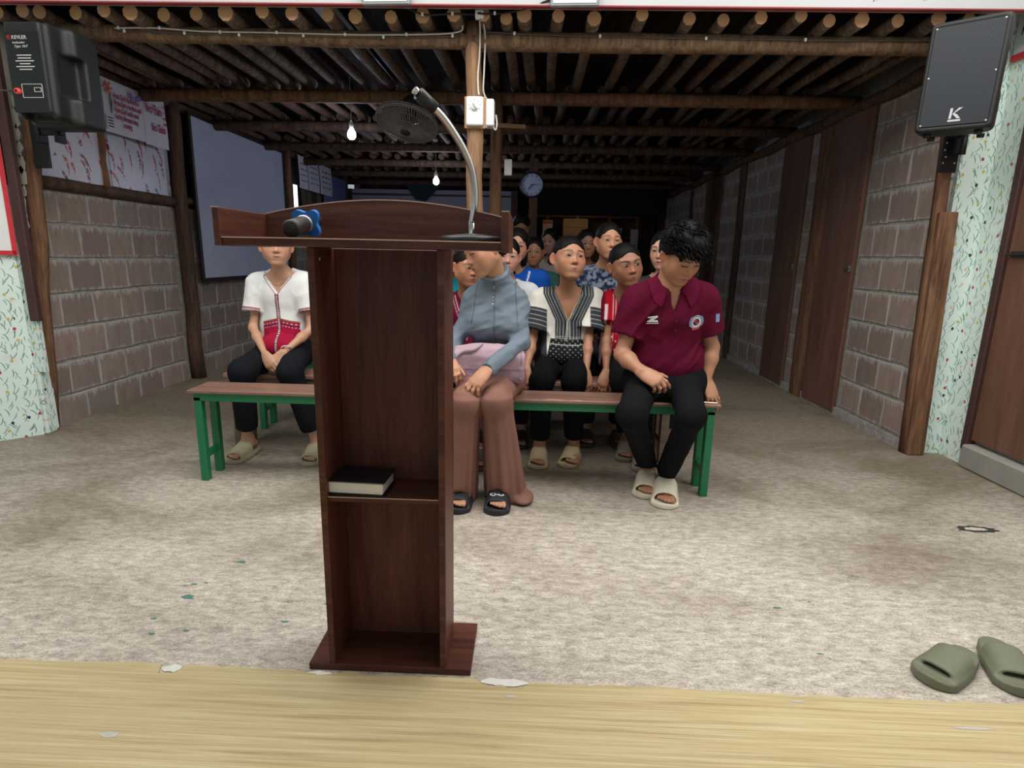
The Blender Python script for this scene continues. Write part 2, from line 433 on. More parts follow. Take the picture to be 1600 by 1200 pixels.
mb = MB(); rng = random.Random(21)
for x, y, a, b in ((-1.02, 1.86, .022, .012), (-1.083, 1.635, .030, .016), (-1.105, 1.71, .012, .006), (-1.07, 1.72, .008, .005), (-1.13, 1.70, .007, .004), (-1.12, 1.52, .010, .006), (-.99, 1.47, .013, .006), (-1.08, 1.45, .015, .006), (-.72, 1.53, .014, .005), (-.63, 1.63, .006, .004), (.83, 1.70, .016, .005), (.86, 1.48, .012, .004), (.95, 1.74, .007, .004)):
    n = 11; mb.prism([(x + a * cos(2 * pi * i / n) * rng.uniform(.45, 1.15), y + b * sin(2 * pi * i / n) * rng.uniform(.45, 1.15)) for i in range(n)], .0002, .0009)
o = mb.build('paint_splashes', plain('spilt green paint', (78, 122, 110), .6, var=.2, scale=80), FLOOR); o['kind'] = 'stuff'

# ---------------------------------------------------------------- block walls
def block_mesh(k):
    r = random.Random(k); mb = MB(); hy, hz, d = .1293, .098, .05
    j = lambda a: a + r.uniform(-.004, .004)
    back = [(-d, -hy, -hz), (-d, hy, -hz), (-d, hy, hz), (-d, -hy, hz)]
    mid = [(-.004, j(-hy), j(-hz)), (-.004, j(hy), j(-hz)), (-.004, j(hy), j(hz)), (-.004, j(-hy), j(hz))]
    fr = [(r.uniform(-.0015, .0015), y * .985, z * .95) for _, y, z in mid]
    mb.v = back + mid + fr
    for a in (0, 4):
        for i in range(4): mb._f([(a + i, a + (i + 1) % 4, a + 4 + (i + 1) % 4, a + 4 + i)], 0)
    mb._f([(8, 9, 10, 11)], 0)
    return mb.mesh('block', M_BLOCK)
BLOCKS = [block_mesh(k) for k in range(6)]
def block_wall(wall, x, facing, y0, y1, z0, z1, skip=(), seed=1, row0=0.0, end_shift=0):
    """lays countable concrete blocks on the mortar wall; facing +1: front looks to +X"""
    r = random.Random(seed); row = 0; z = z0
    while z < z1 - .06:
        hz = min(.213, z1 - z); y = y0 - (.13 if row % 2 else .0) - r.uniform(0, .05)
        while y < y1 - .03:
            w = .262 * r.uniform(.94, 1.06); a = max(y, y0); b = min(y + w, y1); y += w
            segs = [(a, b)]
            for s0, s1, t0, t1 in skip:
                if z + hz / 2 < t0 or z + hz / 2 > t1: continue
                nx = []
                for p, q in segs:
                    if q <= s0 or p >= s1: nx.append((p, q)); continue
                    if p < s0: nx.append((p, s0))
                    if q > s1: nx.append((s1, q))
                segs = nx
            for p, q in segs:
                if q - p < .04: continue
                o = link('block', r.choice(BLOCKS), wall, (x + facing * (.010 + r.uniform(-.002, .002)), (p + q) / 2, z + hz / 2))
                o.scale = (facing, (q - p) / .262 * facing, hz / .213)
        z += hz; row += 1
mb = MB(); mb.box((2.38, 6.85, 1.07), (.20, 6.86, 2.14)); mb.box((2.42, 6.85, 2.30), (.12, 6.86, .33)); WR = struct('wall_right', mb, M_MORTAR)
DOORS_R = [(4.19, 4.70), (5.10, 5.60), (7.35, 7.95)]
block_wall(WR, 2.28, -1, 3.39, 10.3, .07, 2.13, skip=[(a - .01, b + .01, 0, 2.2) for a, b in DOORS_R] + [(4.70, 4.96, 0, 2.2), (6.55, 6.75, 0, 2.2)], seed=3)
mb = MB(); mb.box((2.268, 6.85, .03), (.02, 6.9, .06)); mb.build('plinth', M_MORTAR, WR)
mb = MB(); mb.box((-3.05, 6.8, .72), (.20, 6.9, 1.44)); WL = struct('wall_left', mb, M_MORTAR)
block_wall(WL, -2.95, 1, 3.4, 10.2, -.04, 1.44, skip=[(4.78, 4.95, 0, 2)], seed=5)

# doors of the right wall
for i, (a, b) in enumerate(DOORS_R):
    d = empty('door_%d' % (i + 1), (2.262, (a + b) / 2, 0)); d['kind'] = 'structure'
    mb = MB(); mb.box((0, 0, 1.085), (.028, b - a - .02, 2.13), ch=.003); mb.build('door_panel', M_DOOR if i == 0 else M_DOORD, d)
    mb = MB()
    mb.box((-.018, -(b - a) / 2 + .055, 1.06), (.008, .07, .03), ch=.002); mb.box((-.018, -(b - a) / 2 + .04, 1.06), (.012, .02, .05), ch=.002)
    mb.cone((-.028, -(b - a) / 2 + .02, 1.06), (-.028, -(b - a) / 2 + .09, 1.06), .005, n=8); mb.build('bolt_latch', M_STEEL, d)
# timber uprights of the right wall
for (y0, y1, z1, m) in ((4.71, 4.95, 2.16, M_POST), (6.56, 6.74, 2.14, M_LOGD), (8.6, 8.75, 2.1, M_LOGD)):
    mb = MB(); n = 7
    mb.grid(lambda u, v: (2.262 + .012 * sin(u * pi * 2) * .2 - .022 * sin(u * pi), y0 + (y1 - y0) * u + .012 * sin(v * 7), v * z1), 6, 12)
    mb.build('upright_board', m, WR)
for (ya, yb, xa, za, xb, zb, r0) in ((3.42, 5.2, 2.235, 2.172, 2.25, 2.15, .042), (5.15, 7.6, 2.24, 2.15, 2.26, 2.14, .045), (7.55, 10.2, 2.25, 2.13, 2.25, 2.13, .045)):
    mb = MB(); mb.smooth = True
    mb.tube([(xa + (xb - xa) * k / 6, ya + (yb - ya) * k / 6, za + (zb - za) * k / 6 + .012 * sin(k * 2.1)) for k in range(7)], [r0 * (1 + .1 * sin(k * 1.7)) for k in range(7)], 8)
    mb.build('wall_plate_log', M_LOGD, WR)
# left wall: rails, posts, window films
def logpost(name, p0, p1, r0, r1, m, parent=None, n=10, wob=.008, seed=0, k=8, capm=None, base=None):
    r = random.Random(seed); mb = MB(); mb.smooth = True; p0 = Vector(p0); p1 = Vector(p1)
    pts = [p0.lerp(p1, i / k) + Vector((r.uniform(-wob, wob), r.uniform(-wob, wob), 0)) * (0 if i in (0, k) else 1) for i in range(k + 1)]
    mb.tube(pts, [(r0 + (r1 - r0) * i / k) * (1 + r.uniform(-.07, .07)) for i in range(k + 1)], n, capm=capm)
    return mb.build(name, m if isinstance(m, (list, tuple)) else [m], parent, base=tuple(p0) if base is None else base)
logpost('post', (-2.895, 4.87, 0), (-2.91, 4.87, 2.36), .062, .055, M_LOGD, WL, seed=2)
logpost('post', (-2.90, 7.05, 0), (-2.90, 7.05, 2.3), .06, .055, M_POST, WL, seed=3)
logpost('post', (-2.90, 9.2, 0), (-2.90, 9.2, 2.3), .06, .055, M_LOGD, WL, seed=4)
logpost('rail_log', (-2.93, 3.42, 1.475), (-2.93, 4.83, 1.475), .036, .042, M_LOGD, WL, seed=5)
logpost('rail_log', (-2.93, 4.9, 1.50), (-2.93, 7.0, 1.50), .03, .03, M_LOGD, WL, seed=6)
logpost('top_plate_log', (-2.93, 3.3, 2.235), (-2.93, 9.6, 2.26), .045, .045, M_LOGD, WL, seed=7)
logpost('mullion', (-2.925, 4.05, 1.5), (-2.925, 4.05, 2.2), .026, .026, M_POST, WL, n=8, seed=8)
mb = MB(); mb.box((-2.94, 4.12, 1.85), (.012, 1.36, .70)); WIN = struct('window_1', mb, M_KOI)
mb = MB(); mb.box((-2.93, 3.75, 1.84), (.010, .62, .66)); mb.build('film_sheet', M_KOI, WIN)
mb = MB(); mb.box((-2.93, 4.38, 1.84), (.010, .52, .66)); mb.build('film_sheet', M_KOI, WIN)
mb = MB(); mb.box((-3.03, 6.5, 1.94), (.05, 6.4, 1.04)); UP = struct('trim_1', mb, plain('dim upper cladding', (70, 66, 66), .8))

# corner where the front hall meets the room: wallpapered return, trims, plaster, post
mb = MB(); mb.box((-2.925, 3.26, .19), (.115, .09, .38), ch=.006); mb.box((-2.925, 3.262, .40), (.11, .086, .04))
WF = struct('wall_corner', mb, M_PAPER)
def quadwall(name, a, b, z0, z1, m, th=.05, parent=None):
    a = Vector((*a, 0)); b = Vector((*b, 0)); d = (b - a); L = d.length; mb = MB()
    mb.box((0, 0, (z0 + z1) / 2), (L, th, z1 - z0)); o = mb.build(name, m, parent, loc=((a + b) / 2))
    o.rotation_euler = (0, 0, atan2(d.y, d.x)); return o
o = quadwall('wall_left_front', (-4.09, 2.05), (-2.90, 3.222), 0, 3.2, M_PAPER, .04); o['kind'] = 'structure'
ang = atan2(1.175, 1.195); ux, uy = cos(ang), sin(ang)
mb = MB(); mb.box((-2.918, 3.232, .75), (.176, .03, .74)); mb.build('wallpaper_flap', M_PAPER, WF)
mb = MB(); mb.box((0, 0, 0), (.052, .035, 1.64), ch=.004); o = mb.build('corner_batten', M_MAROON, WF, loc=(-2.828, 3.212, 1.50))
mb = MB(); mb.box((-2.885, 3.335, 1.55), (.055, .05, 1.62)); mb.build('plaster_edge', M_PLASTER, WF)
rp = random.Random(8)
for k in range(20):
    z = .72 + k * .075; mb = MB(); n = 9; w = rp.uniform(.014, .026)
    mb.prism([(w * cos(2 * pi * i / n) * rp.uniform(.4, 1.3), .05 * sin(2 * pi * i / n) * rp.uniform(.5, 1.3)) for i in range(n)], 0, .008, lambda p: (p[0], -p[2], p[1]))
    mb.build('plaster_flake', M_PLASTER, WF, loc=(-2.945 + .1 * z - .040 + rp.uniform(-.008, .008), 3.276, z))
logpost('corner_post', (-2.945, 3.315, 0), (-2.72, 3.315, 2.25), .050, .036, M_POST, WF, seed=11)
WBD = empty('whiteboard', (-2.872, 3.200, 1.06)); tag(WBD, 'white board with bright red edging above tulip wallpaper', 'board')
R45 = (0, 0, ang)
mb = MB(); mb.box((-.62, 0, .6), (1.22, .012, 1.2)); o = mb.build('board_panel', M_WHITE, WBD, loc=(0, 0, 0), rot=R45)
for (c, d) in (((-.005, -.004, .6), (.022, .016, 1.22)), ((-.62, -.004, 0), (1.24, .016, .024))):
    mb = MB(); mb.box(c, d); mb.build('edging', M_BRIGHTRED, WBD, loc=(0, 0, 0), rot=R45)

# right corner: wallpapered return, side wall of the front hall, its door on a kerb
mb = MB(); mb.box((2.385, 3.39, 1.6), (.19, .055, 3.2)); WC = struct('wall_corner_right', mb, M_PAPER)
mb = MB(); mb.box((2.50, 3.285, 1.6), (.07, .17, 3.2)); mb.build('wallpaper_strip', M_PAPER, WC)
mb = MB(); mb.box((2.56, -.4, 1.6), (.10, 7.3, 3.2)); struct('wall_right_front', mb, M_WHITE)
mb = MB(); mb.box((2.49, 1.2, .065), (.13, 3.9, .13), ch=.01); struct('baseboard_right', mb, M_CEMENT)
D = empty('door_4', (2.485, 2.70, .14)); D['kind'] = 'structure'
mb = MB(); mb.box((.005, 0, 1.0), (.035, .90, 1.98), ch=.004); mb.build('door_panel', M_DOOR, D)
mb = MB(); mb.box((-.005, .475, 1.1), (.05, .045, 2.3), ch=.004); mb.build('door_jamb', M_MAROON, D)
mb = MB(); mb.box((-.02, .36, 1.02), (.012, .12, .03), ch=.003); mb.cone((-.034, .32, 1.02), (-.034, .44, 1.02), .006, n=8); mb.build('bolt_latch', M_DARKMETAL, D)
mb = MB(); mb.box((-.9, .02, 0), (.12, .002, 0.004)); 
logtop = logpost('corner_post', (2.268, 3.355, 0), (2.185, 3.355, 2.26), .042, .036, M_POST, None, n=4, wob=.004, seed=12)
logtop.name = 'trim_2'; logtop['kind'] = 'structure'
mb = MB(); mb.box((0, 0, .69), (.098, .05, 1.38), ch=.006, rot=Matrix.Rotation(-.037, 3, 'Y')); mb.build('facing_board', M_POST, logtop, loc=(0, -.03, 0))
BD = empty('notice_board', (2.455, 3.15, 2.155)); tag(BD, 'white lettered board with red lower edge above the right wallpaper', 'board')
mb = MB(); mb.box((0, -.3, .35), (.012, 1.0, .70)); mb.build('board_panel', M_WHITE, BD)
mb = MB(); mb.box((-.004, -.3, -.012), (.018, 1.0, .028)); mb.build('edging', M_BRIGHTRED, BD)
M_INK = plain('black ink', (26, 26, 30), .6)
for k, tx in enumerate(('Karen', 'mobile', 'Karen State')):
    text('lettering', tx, .062, (-.008, .17, .24 - k * .075), (pi / 2, 0, -pi / 2), M_INK, BD, shear=.15)

# front hall shell (around and behind the camera) so that daylight comes from where it does in the place
mb = MB(); mb.box((-.8, -.6, 3.25), (6.9, 7.4, .08)); struct('ceiling_front', mb, M_WHITE)
mb = MB(); mb.box((-4.2, -1.2, 1.6), (.1, 6.6, 3.2)); struct('wall_left_hall', mb, M_PAPER)
# fascia over the opening
mb = MB(); mb.box((-.3, 3.125, 2.725), (5.6, .03, .90)); FA = struct('wall_fascia', mb, plain('greyed white board', (178, 182, 186), .55, var=.05, scale=3))  # fascia white in an evenly greyed tone
mb = MB(); mb.box((-.3, 3.115, 2.2775), (5.45, .034, .009), ch=.003); mb.build('red_edging', M_RED, FA)
for xs in (.30, .44, .62, .80, .98, 1.2, 1.47, 1.60, 1.82):
    mb = MB(); mb.smooth = True; mb.lathe([(.0, .006), (.006, .004), (.008, 0)], (0, 0, 0), Matrix.Rotation(pi / 2, 3, 'X'), 8)
    mb.build('screw', M_STEEL, FA, loc=(xs, 3.109, 2.325 + (.003 if xs < 1 else 0)))
mb = MB(); mb.box((1.585, 3.109, 2.45), (.003, .002, .28)); mb.build('joint_strip', M_DARKMETAL, FA)

# ---------------------------------------------------------------- roof: sheet, beams, rafter logs
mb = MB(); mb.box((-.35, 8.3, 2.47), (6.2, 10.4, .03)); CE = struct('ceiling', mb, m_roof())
mb = MB(); mb.box((-1.16, 4.0, 2.40), (.13, 1.9, .012)); mb.build('roof_sheet', plain('light leak roofing sheet', (150, 156, 176), .5, scale=8), CE)  # roofing sheet, its pale colour standing in for light leaking through
M_ENDD = plain('dimmed end grain', (92, 74, 60), .8)  # end grain of the deeper rows, their dimness put into the colour
def log_variants(n, L, m, seed, me=None):
    out = []
    for k in range(n):
        r = random.Random(seed + k); mb = MB(); mb.smooth = True; K = 4
        bx, by = r.uniform(-.02, .02), r.uniform(-.012, .004)
        pts = [(bx * sin(pi * i / K), i / K * L, by * sin(pi * i / K)) for i in range(K + 1)]
        mb.tube(pts, [r.uniform(.92, 1.08) for i in range(K + 1)] if 0 else [(.033 + r.uniform(-.0025, .003)) for i in range(K + 1)], 9, capm=1)
        out.append(mb.mesh('rafter_log', [m, me or M_END]))
    return out
XS1 = [-2.77, -2.63, -2.55, -2.35, -2.19, -2.06, -1.91, -1.74, -1.57, -1.38, -1.23, -1.06, -0.92, -0.74, -0.58, -0.42, -0.27, -0.16, -0.07, 0.1, 0.28, 0.51, 0.75, 0.92, 1.09, 1.28, 1.43, 1.58, 1.76, 1.94]
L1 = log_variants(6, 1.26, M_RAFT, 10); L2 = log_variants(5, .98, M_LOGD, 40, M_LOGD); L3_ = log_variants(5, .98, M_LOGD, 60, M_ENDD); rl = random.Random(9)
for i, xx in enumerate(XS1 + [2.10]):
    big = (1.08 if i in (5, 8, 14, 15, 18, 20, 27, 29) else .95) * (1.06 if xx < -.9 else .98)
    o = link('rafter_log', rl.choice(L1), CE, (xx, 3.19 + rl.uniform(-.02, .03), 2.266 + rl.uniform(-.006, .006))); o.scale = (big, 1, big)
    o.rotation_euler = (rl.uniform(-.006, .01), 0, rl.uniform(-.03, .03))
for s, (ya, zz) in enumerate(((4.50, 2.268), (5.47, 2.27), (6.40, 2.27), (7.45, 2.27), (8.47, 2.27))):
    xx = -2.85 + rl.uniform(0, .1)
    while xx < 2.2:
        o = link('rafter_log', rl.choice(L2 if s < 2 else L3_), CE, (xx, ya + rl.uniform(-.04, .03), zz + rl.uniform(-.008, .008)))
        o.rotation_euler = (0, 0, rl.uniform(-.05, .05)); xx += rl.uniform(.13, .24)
def beam(x0, x1, y, z0, z1, r, seed, m=M_LOG):
    return logpost('beam_log', (x0, y, z0), (x1, y, z1), r, r * .95, [m, M_END], CE, n=12, wob=.006, seed=seed, k=10, capm=1)
beam(-2.62, -.365, 3.34, 2.222, 2.196, .043, 1); beam(-.345, 2.16, 3.345, 2.198, 2.196, .048, 2)
beam(-2.95, 2.27, 4.45, 2.19, 2.198, .045, 3, M_POST); beam(-2.95, 2.27, 5.46, 2.19, 2.20, .044, 4, M_LOGD)
for k, y in enumerate((6.46, 7.5, 8.5, 9.5)): beam(-2.95, 2.27, y, 2.195, 2.2, .045, 5 + k, M_LOGD)

# ---------------------------------------------------------------- far end
mb = MB(); mb.box((-1.65, 9.62, 1.05), (2.7, .05, 2.1)); BK = struct('wall_back_left', mb, plain('grey blue panel', (150, 152, 176), .6, var=.06, scale=6))
mb = MB(); mb.box((-1.65, 9.59, 2.02), (2.7, .02, .03)); mb.build('dark_red_rail', M_MAROON, BK)
mb = MB(); mb.box((-2.93, 9.58, 1.05), (.05, .03, 2.1)); mb.build('dark_red_rail', M_MAROON, BK)
mb = MB(); mb.box((-.30, 9.58, 1.05), (.10, .05, 2.1)); mb.build('end_board', M_LOGD, BK)
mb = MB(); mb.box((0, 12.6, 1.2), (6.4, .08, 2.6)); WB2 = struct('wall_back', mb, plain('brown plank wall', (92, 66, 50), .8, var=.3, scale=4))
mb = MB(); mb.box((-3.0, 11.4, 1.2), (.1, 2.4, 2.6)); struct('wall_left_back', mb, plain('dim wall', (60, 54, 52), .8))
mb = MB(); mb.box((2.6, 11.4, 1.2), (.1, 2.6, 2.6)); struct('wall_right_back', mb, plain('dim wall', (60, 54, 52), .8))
mb = MB(); mb.box((-.2, 10.4, 2.12), (5.2, .05, .62)); struct('trim_3', mb, plain('dark opening panel', (30, 26, 25), .9))  # near-black panel, the dark of the back room opening put into its colour
# ================================================================== SCULPTING ENGINE (distance fields meshed with surface nets)
V3 = lambda *a: np.array(a, np.float64)
def nrm(v): v = np.asarray(v, float); return v / (np.linalg.norm(v) + 1e-12)
_tab = np.random.RandomState(3).rand(32, 32, 32).astype(np.float32)
def vnoise(P, scale=(10, 10, 10), off=0.0):
    """smooth value noise in 0..1 at points P (n,3)"""
    q = P * np.asarray(scale, np.float64) + off; i = np.floor(q).astype(np.int64); f = q - i; f = f * f * (3 - 2 * f); r = 0
    for a in (0, 1):
        for b in (0, 1):
            for c in (0, 1):
                w = (f[:, 0] if a else 1 - f[:, 0]) * (f[:, 1] if b else 1 - f[:, 1]) * (f[:, 2] if c else 1 - f[:, 2])
                r = r + w * _tab[(i[:, 0] + a) & 31, (i[:, 1] + b) & 31, (i[:, 2] + c) & 31]
    return r
def fnoise(P, scale, off=0.0):
    s = np.asarray(scale, float); return .6 * vnoise(P, s, off) + .28 * vnoise(P, s * 2.1, off + 7.3) + .12 * vnoise(P, s * 4.3, off + 3.1)

class Field:
    def __init__(s, lo, hi, h):
        s.h = h; s.lo = np.floor(np.asarray(lo, float) / h) * h
        s.n = np.ceil((np.asarray(hi, float) - s.lo) / h).astype(int) + 1
        s.D = np.full(s.n, .5, np.float32); s.ax = [(s.lo[i] + h * np.arange(s.n[i])).astype(np.float32) for i in range(3)]
    def _sub(s, lo, hi):
        a = np.clip(np.floor((np.asarray(lo) - s.lo) / s.h).astype(int), 0, s.n); b = np.clip(np.ceil((np.asarray(hi) - s.lo) / s.h).astype(int) + 1, 0, s.n)
        if np.any(b <= a): return None
        sl = tuple(slice(a[i], b[i]) for i in range(3))
        return sl, s.ax[0][sl[0]][:, None, None], s.ax[1][sl[1]][None, :, None], s.ax[2][sl[2]][None, None, :]
    def _mix(s, sl, d, k, op):
        A = s.D[sl]
        if op == 'u':
            if k > 0: h = np.maximum(k - np.abs(A - d), 0) / k; s.D[sl] = np.minimum(A, d) - h * h * k * .25
            else: s.D[sl] = np.minimum(A, d)
        elif op == 's':
            d = -d
            if k > 0: h = np.maximum(k - np.abs(A - d), 0) / k; s.D[sl] = np.maximum(A, d) + h * h * k * .25
            else: s.D[sl] = np.maximum(A, d)
    def cone(s, a, b, ra, rb=None, k=.0, op='u', flat=None):
        """round cone a->b; flat=(dir, s): squashed to s along dir"""
        rb = ra if rb is None else rb; a = np.asarray(a, float); b = np.asarray(b, float); R = max(ra, rb) + k + 3 * s.h
        if flat is not None and flat[1] > 1: R *= flat[1]
        g = s._sub(np.minimum(a, b) - R, np.maximum(a, b) + R)
        if g is None: return s
        sl, X, Y, Z = g; ba = b - a; L2 = float(ba @ ba) + 1e-12
        t = np.clip(((X - a[0]) * ba[0] + (Y - a[1]) * ba[1] + (Z - a[2]) * ba[2]) / L2, 0, 1)
        x = X - a[0] - t * ba[0]; y = Y - a[1] - t * ba[1]; z = Z - a[2] - t * ba[2]
        q = x * x + y * y + z * z; m = 1.0
        if flat is not None:
            d = nrm(flat[0]); p = x * d[0] + y * d[1] + z * d[2]; q = q + p * p * (1 / flat[1] ** 2 - 1); m = min(1., flat[1]) ** .5
        s._mix(sl, ((np.sqrt(q) - (ra + (rb - ra) * t)) * m).astype(np.float32), k, op); return s
    def ell(s, c, r, R=None, k=.0, op='u'):
        """ellipsoid; rows of R are its axes"""
        c = np.asarray(c, float); r = np.asarray(r, float); R = np.eye(3) if R is None else np.asarray(R, float)
        e = np.sqrt(((R * r[:, None]) ** 2).sum(0)) + k + 3 * s.h
        g = s._sub(c - e, c + e)
        if g is None: return s
        sl, X, Y, Z = g; k0 = 0; k1 = 0
        for i in range(3):
            p = (X - c[0]) * R[i, 0] + (Y - c[1]) * R[i, 1] + (Z - c[2]) * R[i, 2]
            k0 = k0 + (p / r[i]) ** 2; k1 = k1 + (p / r[i] ** 2) ** 2
        k0 = np.sqrt(k0); s._mix(sl, (k0 * (k0 - 1) / (np.sqrt(k1) + 1e-6)).astype(np.float32), k, op); return s
    def box(s, c, half, R=None, r=.0, k=.0, op='u'):
        c = np.asarray(c, float); half = np.asarray(half, float); R = np.eye(3) if R is None else np.asarray(R, float)
        e = np.abs(R * half[:, None]).sum(0) + k + 3 * s.h + r; g = s._sub(c - e, c + e)
        if g is None: return s
        sl, X, Y, Z = g; q = []
        for i in range(3): q.append(np.abs((X - c[0]) * R[i, 0] + (Y - c[1]) * R[i, 1] + (Z - c[2]) * R[i, 2]) - (half[i] - r))
        d = np.sqrt(np.maximum(q[0], 0) ** 2 + np.maximum(q[1], 0) ** 2 + np.maximum(q[2], 0) ** 2) + np.minimum(np.maximum(q[0], np.maximum(q[1], q[2])), 0) - r
        s._mix(sl, d.astype(np.float32), k, op); return s
    def cut(s, n, p, k=.0, lo=None, hi=None):
        """removes everything on the side the normal n points to, beyond point p (within a box if given)"""
        n = nrm(n); g = s._sub(s.lo if lo is None else lo, s.lo + s.h * s.n if hi is None else hi)
        if g is None: return s
        sl, X, Y, Z = g; d = (X - p[0]) * n[0] + (Y - p[1]) * n[1] + (Z - p[2]) * n[2]
        s._mix(sl, (-d).astype(np.float32), k, 's'); return s
    def fn(s, f, lo, hi, k=.0, op='u'):
        g = s._sub(lo, hi)
        if g is None: return s
        sl, X, Y, Z = g; s._mix(sl, f(X, Y, Z).astype(np.float32), k, op); return s
    def merge(s, o, k=0.0):
        """union with another field on the same lattice"""
        off = np.rint((o.lo - s.lo) / s.h).astype(int); a = np.maximum(off, 0); b = np.minimum(off + o.n, s.n)
        if np.all(b > a):
            sl = tuple(slice(a[i], b[i]) for i in range(3)); so = tuple(slice(a[i] - off[i], b[i] - off[i]) for i in range(3)); s._mix(sl, o.D[so], k, 'u')
        return s
    def sample(s, P):
        q = (np.asarray(P) - s.lo) / s.h; i = np.clip(np.floor(q).astype(int), 0, s.n - 2); f = np.clip(q - i, 0, 1); r = 0
        for a in (0, 1):
            for b in (0, 1):
                for c in (0, 1): r = r + (f[:, 0] if a else 1 - f[:, 0]) * (f[:, 1] if b else 1 - f[:, 1]) * (f[:, 2] if c else 1 - f[:, 2]) * s.D[i[:, 0] + a, i[:, 1] + b, i[:, 2] + c]
        return r
    def push_out(s, P, d, it=6):
        """moves points that are nearer than d (or inside) out along the gradient"""
        P = np.array(P, float); e = s.h * 1.5
        for _ in range(it):
            v = s.sample(P); g = np.stack([s.sample(P + e * np.eye(3)[k]) - s.sample(P - e * np.eye(3)[k]) for k in range(3)], 1); g /= np.linalg.norm(g, axis=1)[:, None] + 1e-9
            P += g * np.clip(d - v, 0, .02)[:, None]
        return P
    def displace(s, f, band=.03):
        i = np.nonzero(np.abs(s.D) < band); P = s.lo + np.stack(i, 1) * s.h
        s.D[i] += f(P).astype(np.float32); return s
    def mesh(s):
        D = s.D; S_ = (D < 0).view(np.uint8); n = S_.shape; c = np.zeros((n[0] - 1, n[1] - 1, n[2] - 1), np.uint8)
        O = [(a, b, e) for a in (0, 1) for b in (0, 1) for e in (0, 1)]
        for a, b, e in O: c += S_[a:n[0] - 1 + a, b:n[1] - 1 + b, e:n[2] - 1 + e]
        I = np.nonzero((c > 0) & (c < 8)); del c
        I = [q.astype(np.int64) for q in I]; cn = (n[1] - 1) * (n[2] - 1); flat = I[0] * cn + I[1] * (n[2] - 1) + I[2]
        val = {o: D[I[0] + o[0], I[1] + o[1], I[2] + o[2]].astype(np.float64) for o in O}
        acc = np.zeros((len(flat), 3)); cnt = np.zeros(len(flat))
        for o in O:
            for axx in range(3):
                if o[axx]: continue
                p = list(o); p[axx] = 1; p = tuple(p); u, v = val[o], val[p]; m = (u < 0) != (v < 0)
                t = np.where(m, u / np.where(m, u - v, 1), 0); q = np.zeros((len(flat), 3)); q[:] = o; q[:, axx] += t
                acc += np.where(m[:, None], q, 0); cnt += m
        V = s.lo + (np.stack(I, 1) + acc / cnt[:, None]) * s.h
        F = []
        for axx in range(3):
            a = [slice(1, n[i] - 1) for i in range(3)]; b = list(a); a[axx] = slice(0, n[axx] - 1); b[axx] = slice(1, n[axx])
            A, B = S_[tuple(a)], S_[tuple(b)]; E = np.nonzero(A != B); ins = A[E] == 1
            g = [E[i].astype(np.int64) + (0 if i == axx else 1) for i in range(3)]; j, k = [(1, 2), (2, 0), (0, 1)][axx]; q = []
            for dj, dk in ((-1, -1), (0, -1), (0, 0), (-1, 0)):
                w = list(g); w[j] = w[j] + dj; w[k] = w[k] + dk; q.append(w[0] * cn + w[1] * (n[2] - 1) + w[2])
            q = np.stack(q, 1); q = np.where(ins[:, None], q, q[:, ::-1]); F.append(np.searchsorted(flat, q))
        return V, np.concatenate(F)

def np_mesh(name, V, F, mat, base=(0, 0, 0), col=None, smooth=True):
    me = bpy.data.meshes.new(name); nv, nf, k = len(V), len(F), F.shape[1]
    me.vertices.add(nv); me.vertices.foreach_set('co', (V - np.asarray(base)).astype(np.float32).ravel())
    me.loops.add(nf * k); me.loops.foreach_set('vertex_index', F.astype(np.int32).ravel())
    me.polygons.add(nf); me.polygons.foreach_set('loop_start', np.arange(0, nf * k, k, dtype=np.int32))
    if smooth: me.polygons.foreach_set('use_smooth', np.ones(nf, bool))
    me.update(calc_edges=True); me.materials.append(mat)
    if col is not None:
        a = me.color_attributes.new('col', 'FLOAT_COLOR', 'POINT'); c = np.ones((nv, 4), np.float32); c[:, :3] = col
        a.data.foreach_set('color', c.ravel())
    return me
def L3(c): return np.array(lin(c)[:3])
def relax(V, F, it=1, w=.5):
    """a little Laplacian smoothing"""
    for _ in range(it):
        acc = np.zeros_like(V); n = np.zeros(len(V)); 
        for a in range(4):
            for b in (1, 3):
                np.add.at(acc, F[:, a], V[F[:, (a + b) % 4]]); np.add.at(n, F[:, a], 1)
        V = V * (1 - w) + w * acc / np.maximum(n, 1)[:, None]
    return V
def frame(f, u):
    f = nrm(f); s = nrm(np.cross(u, f)); u = np.cross(f, s); return np.stack([s, f, u])      # rows: side, forward, up
def yp(yaw, pitch, roll=0):
    """facing frame: yaw>0 turns to +X from the camera-facing direction, pitch>0 looks up, roll tips the crown to +X"""
    y, p = radians(yaw), radians(pitch); f = V3(sin(y) * cos(p), -cos(y) * cos(p), sin(p))
    R = frame(f, V3(0, 0, 1)); r = radians(roll); s, u = R[0], R[2]
    u2 = u * cos(r) + s * sin(r); return frame(f, u2)

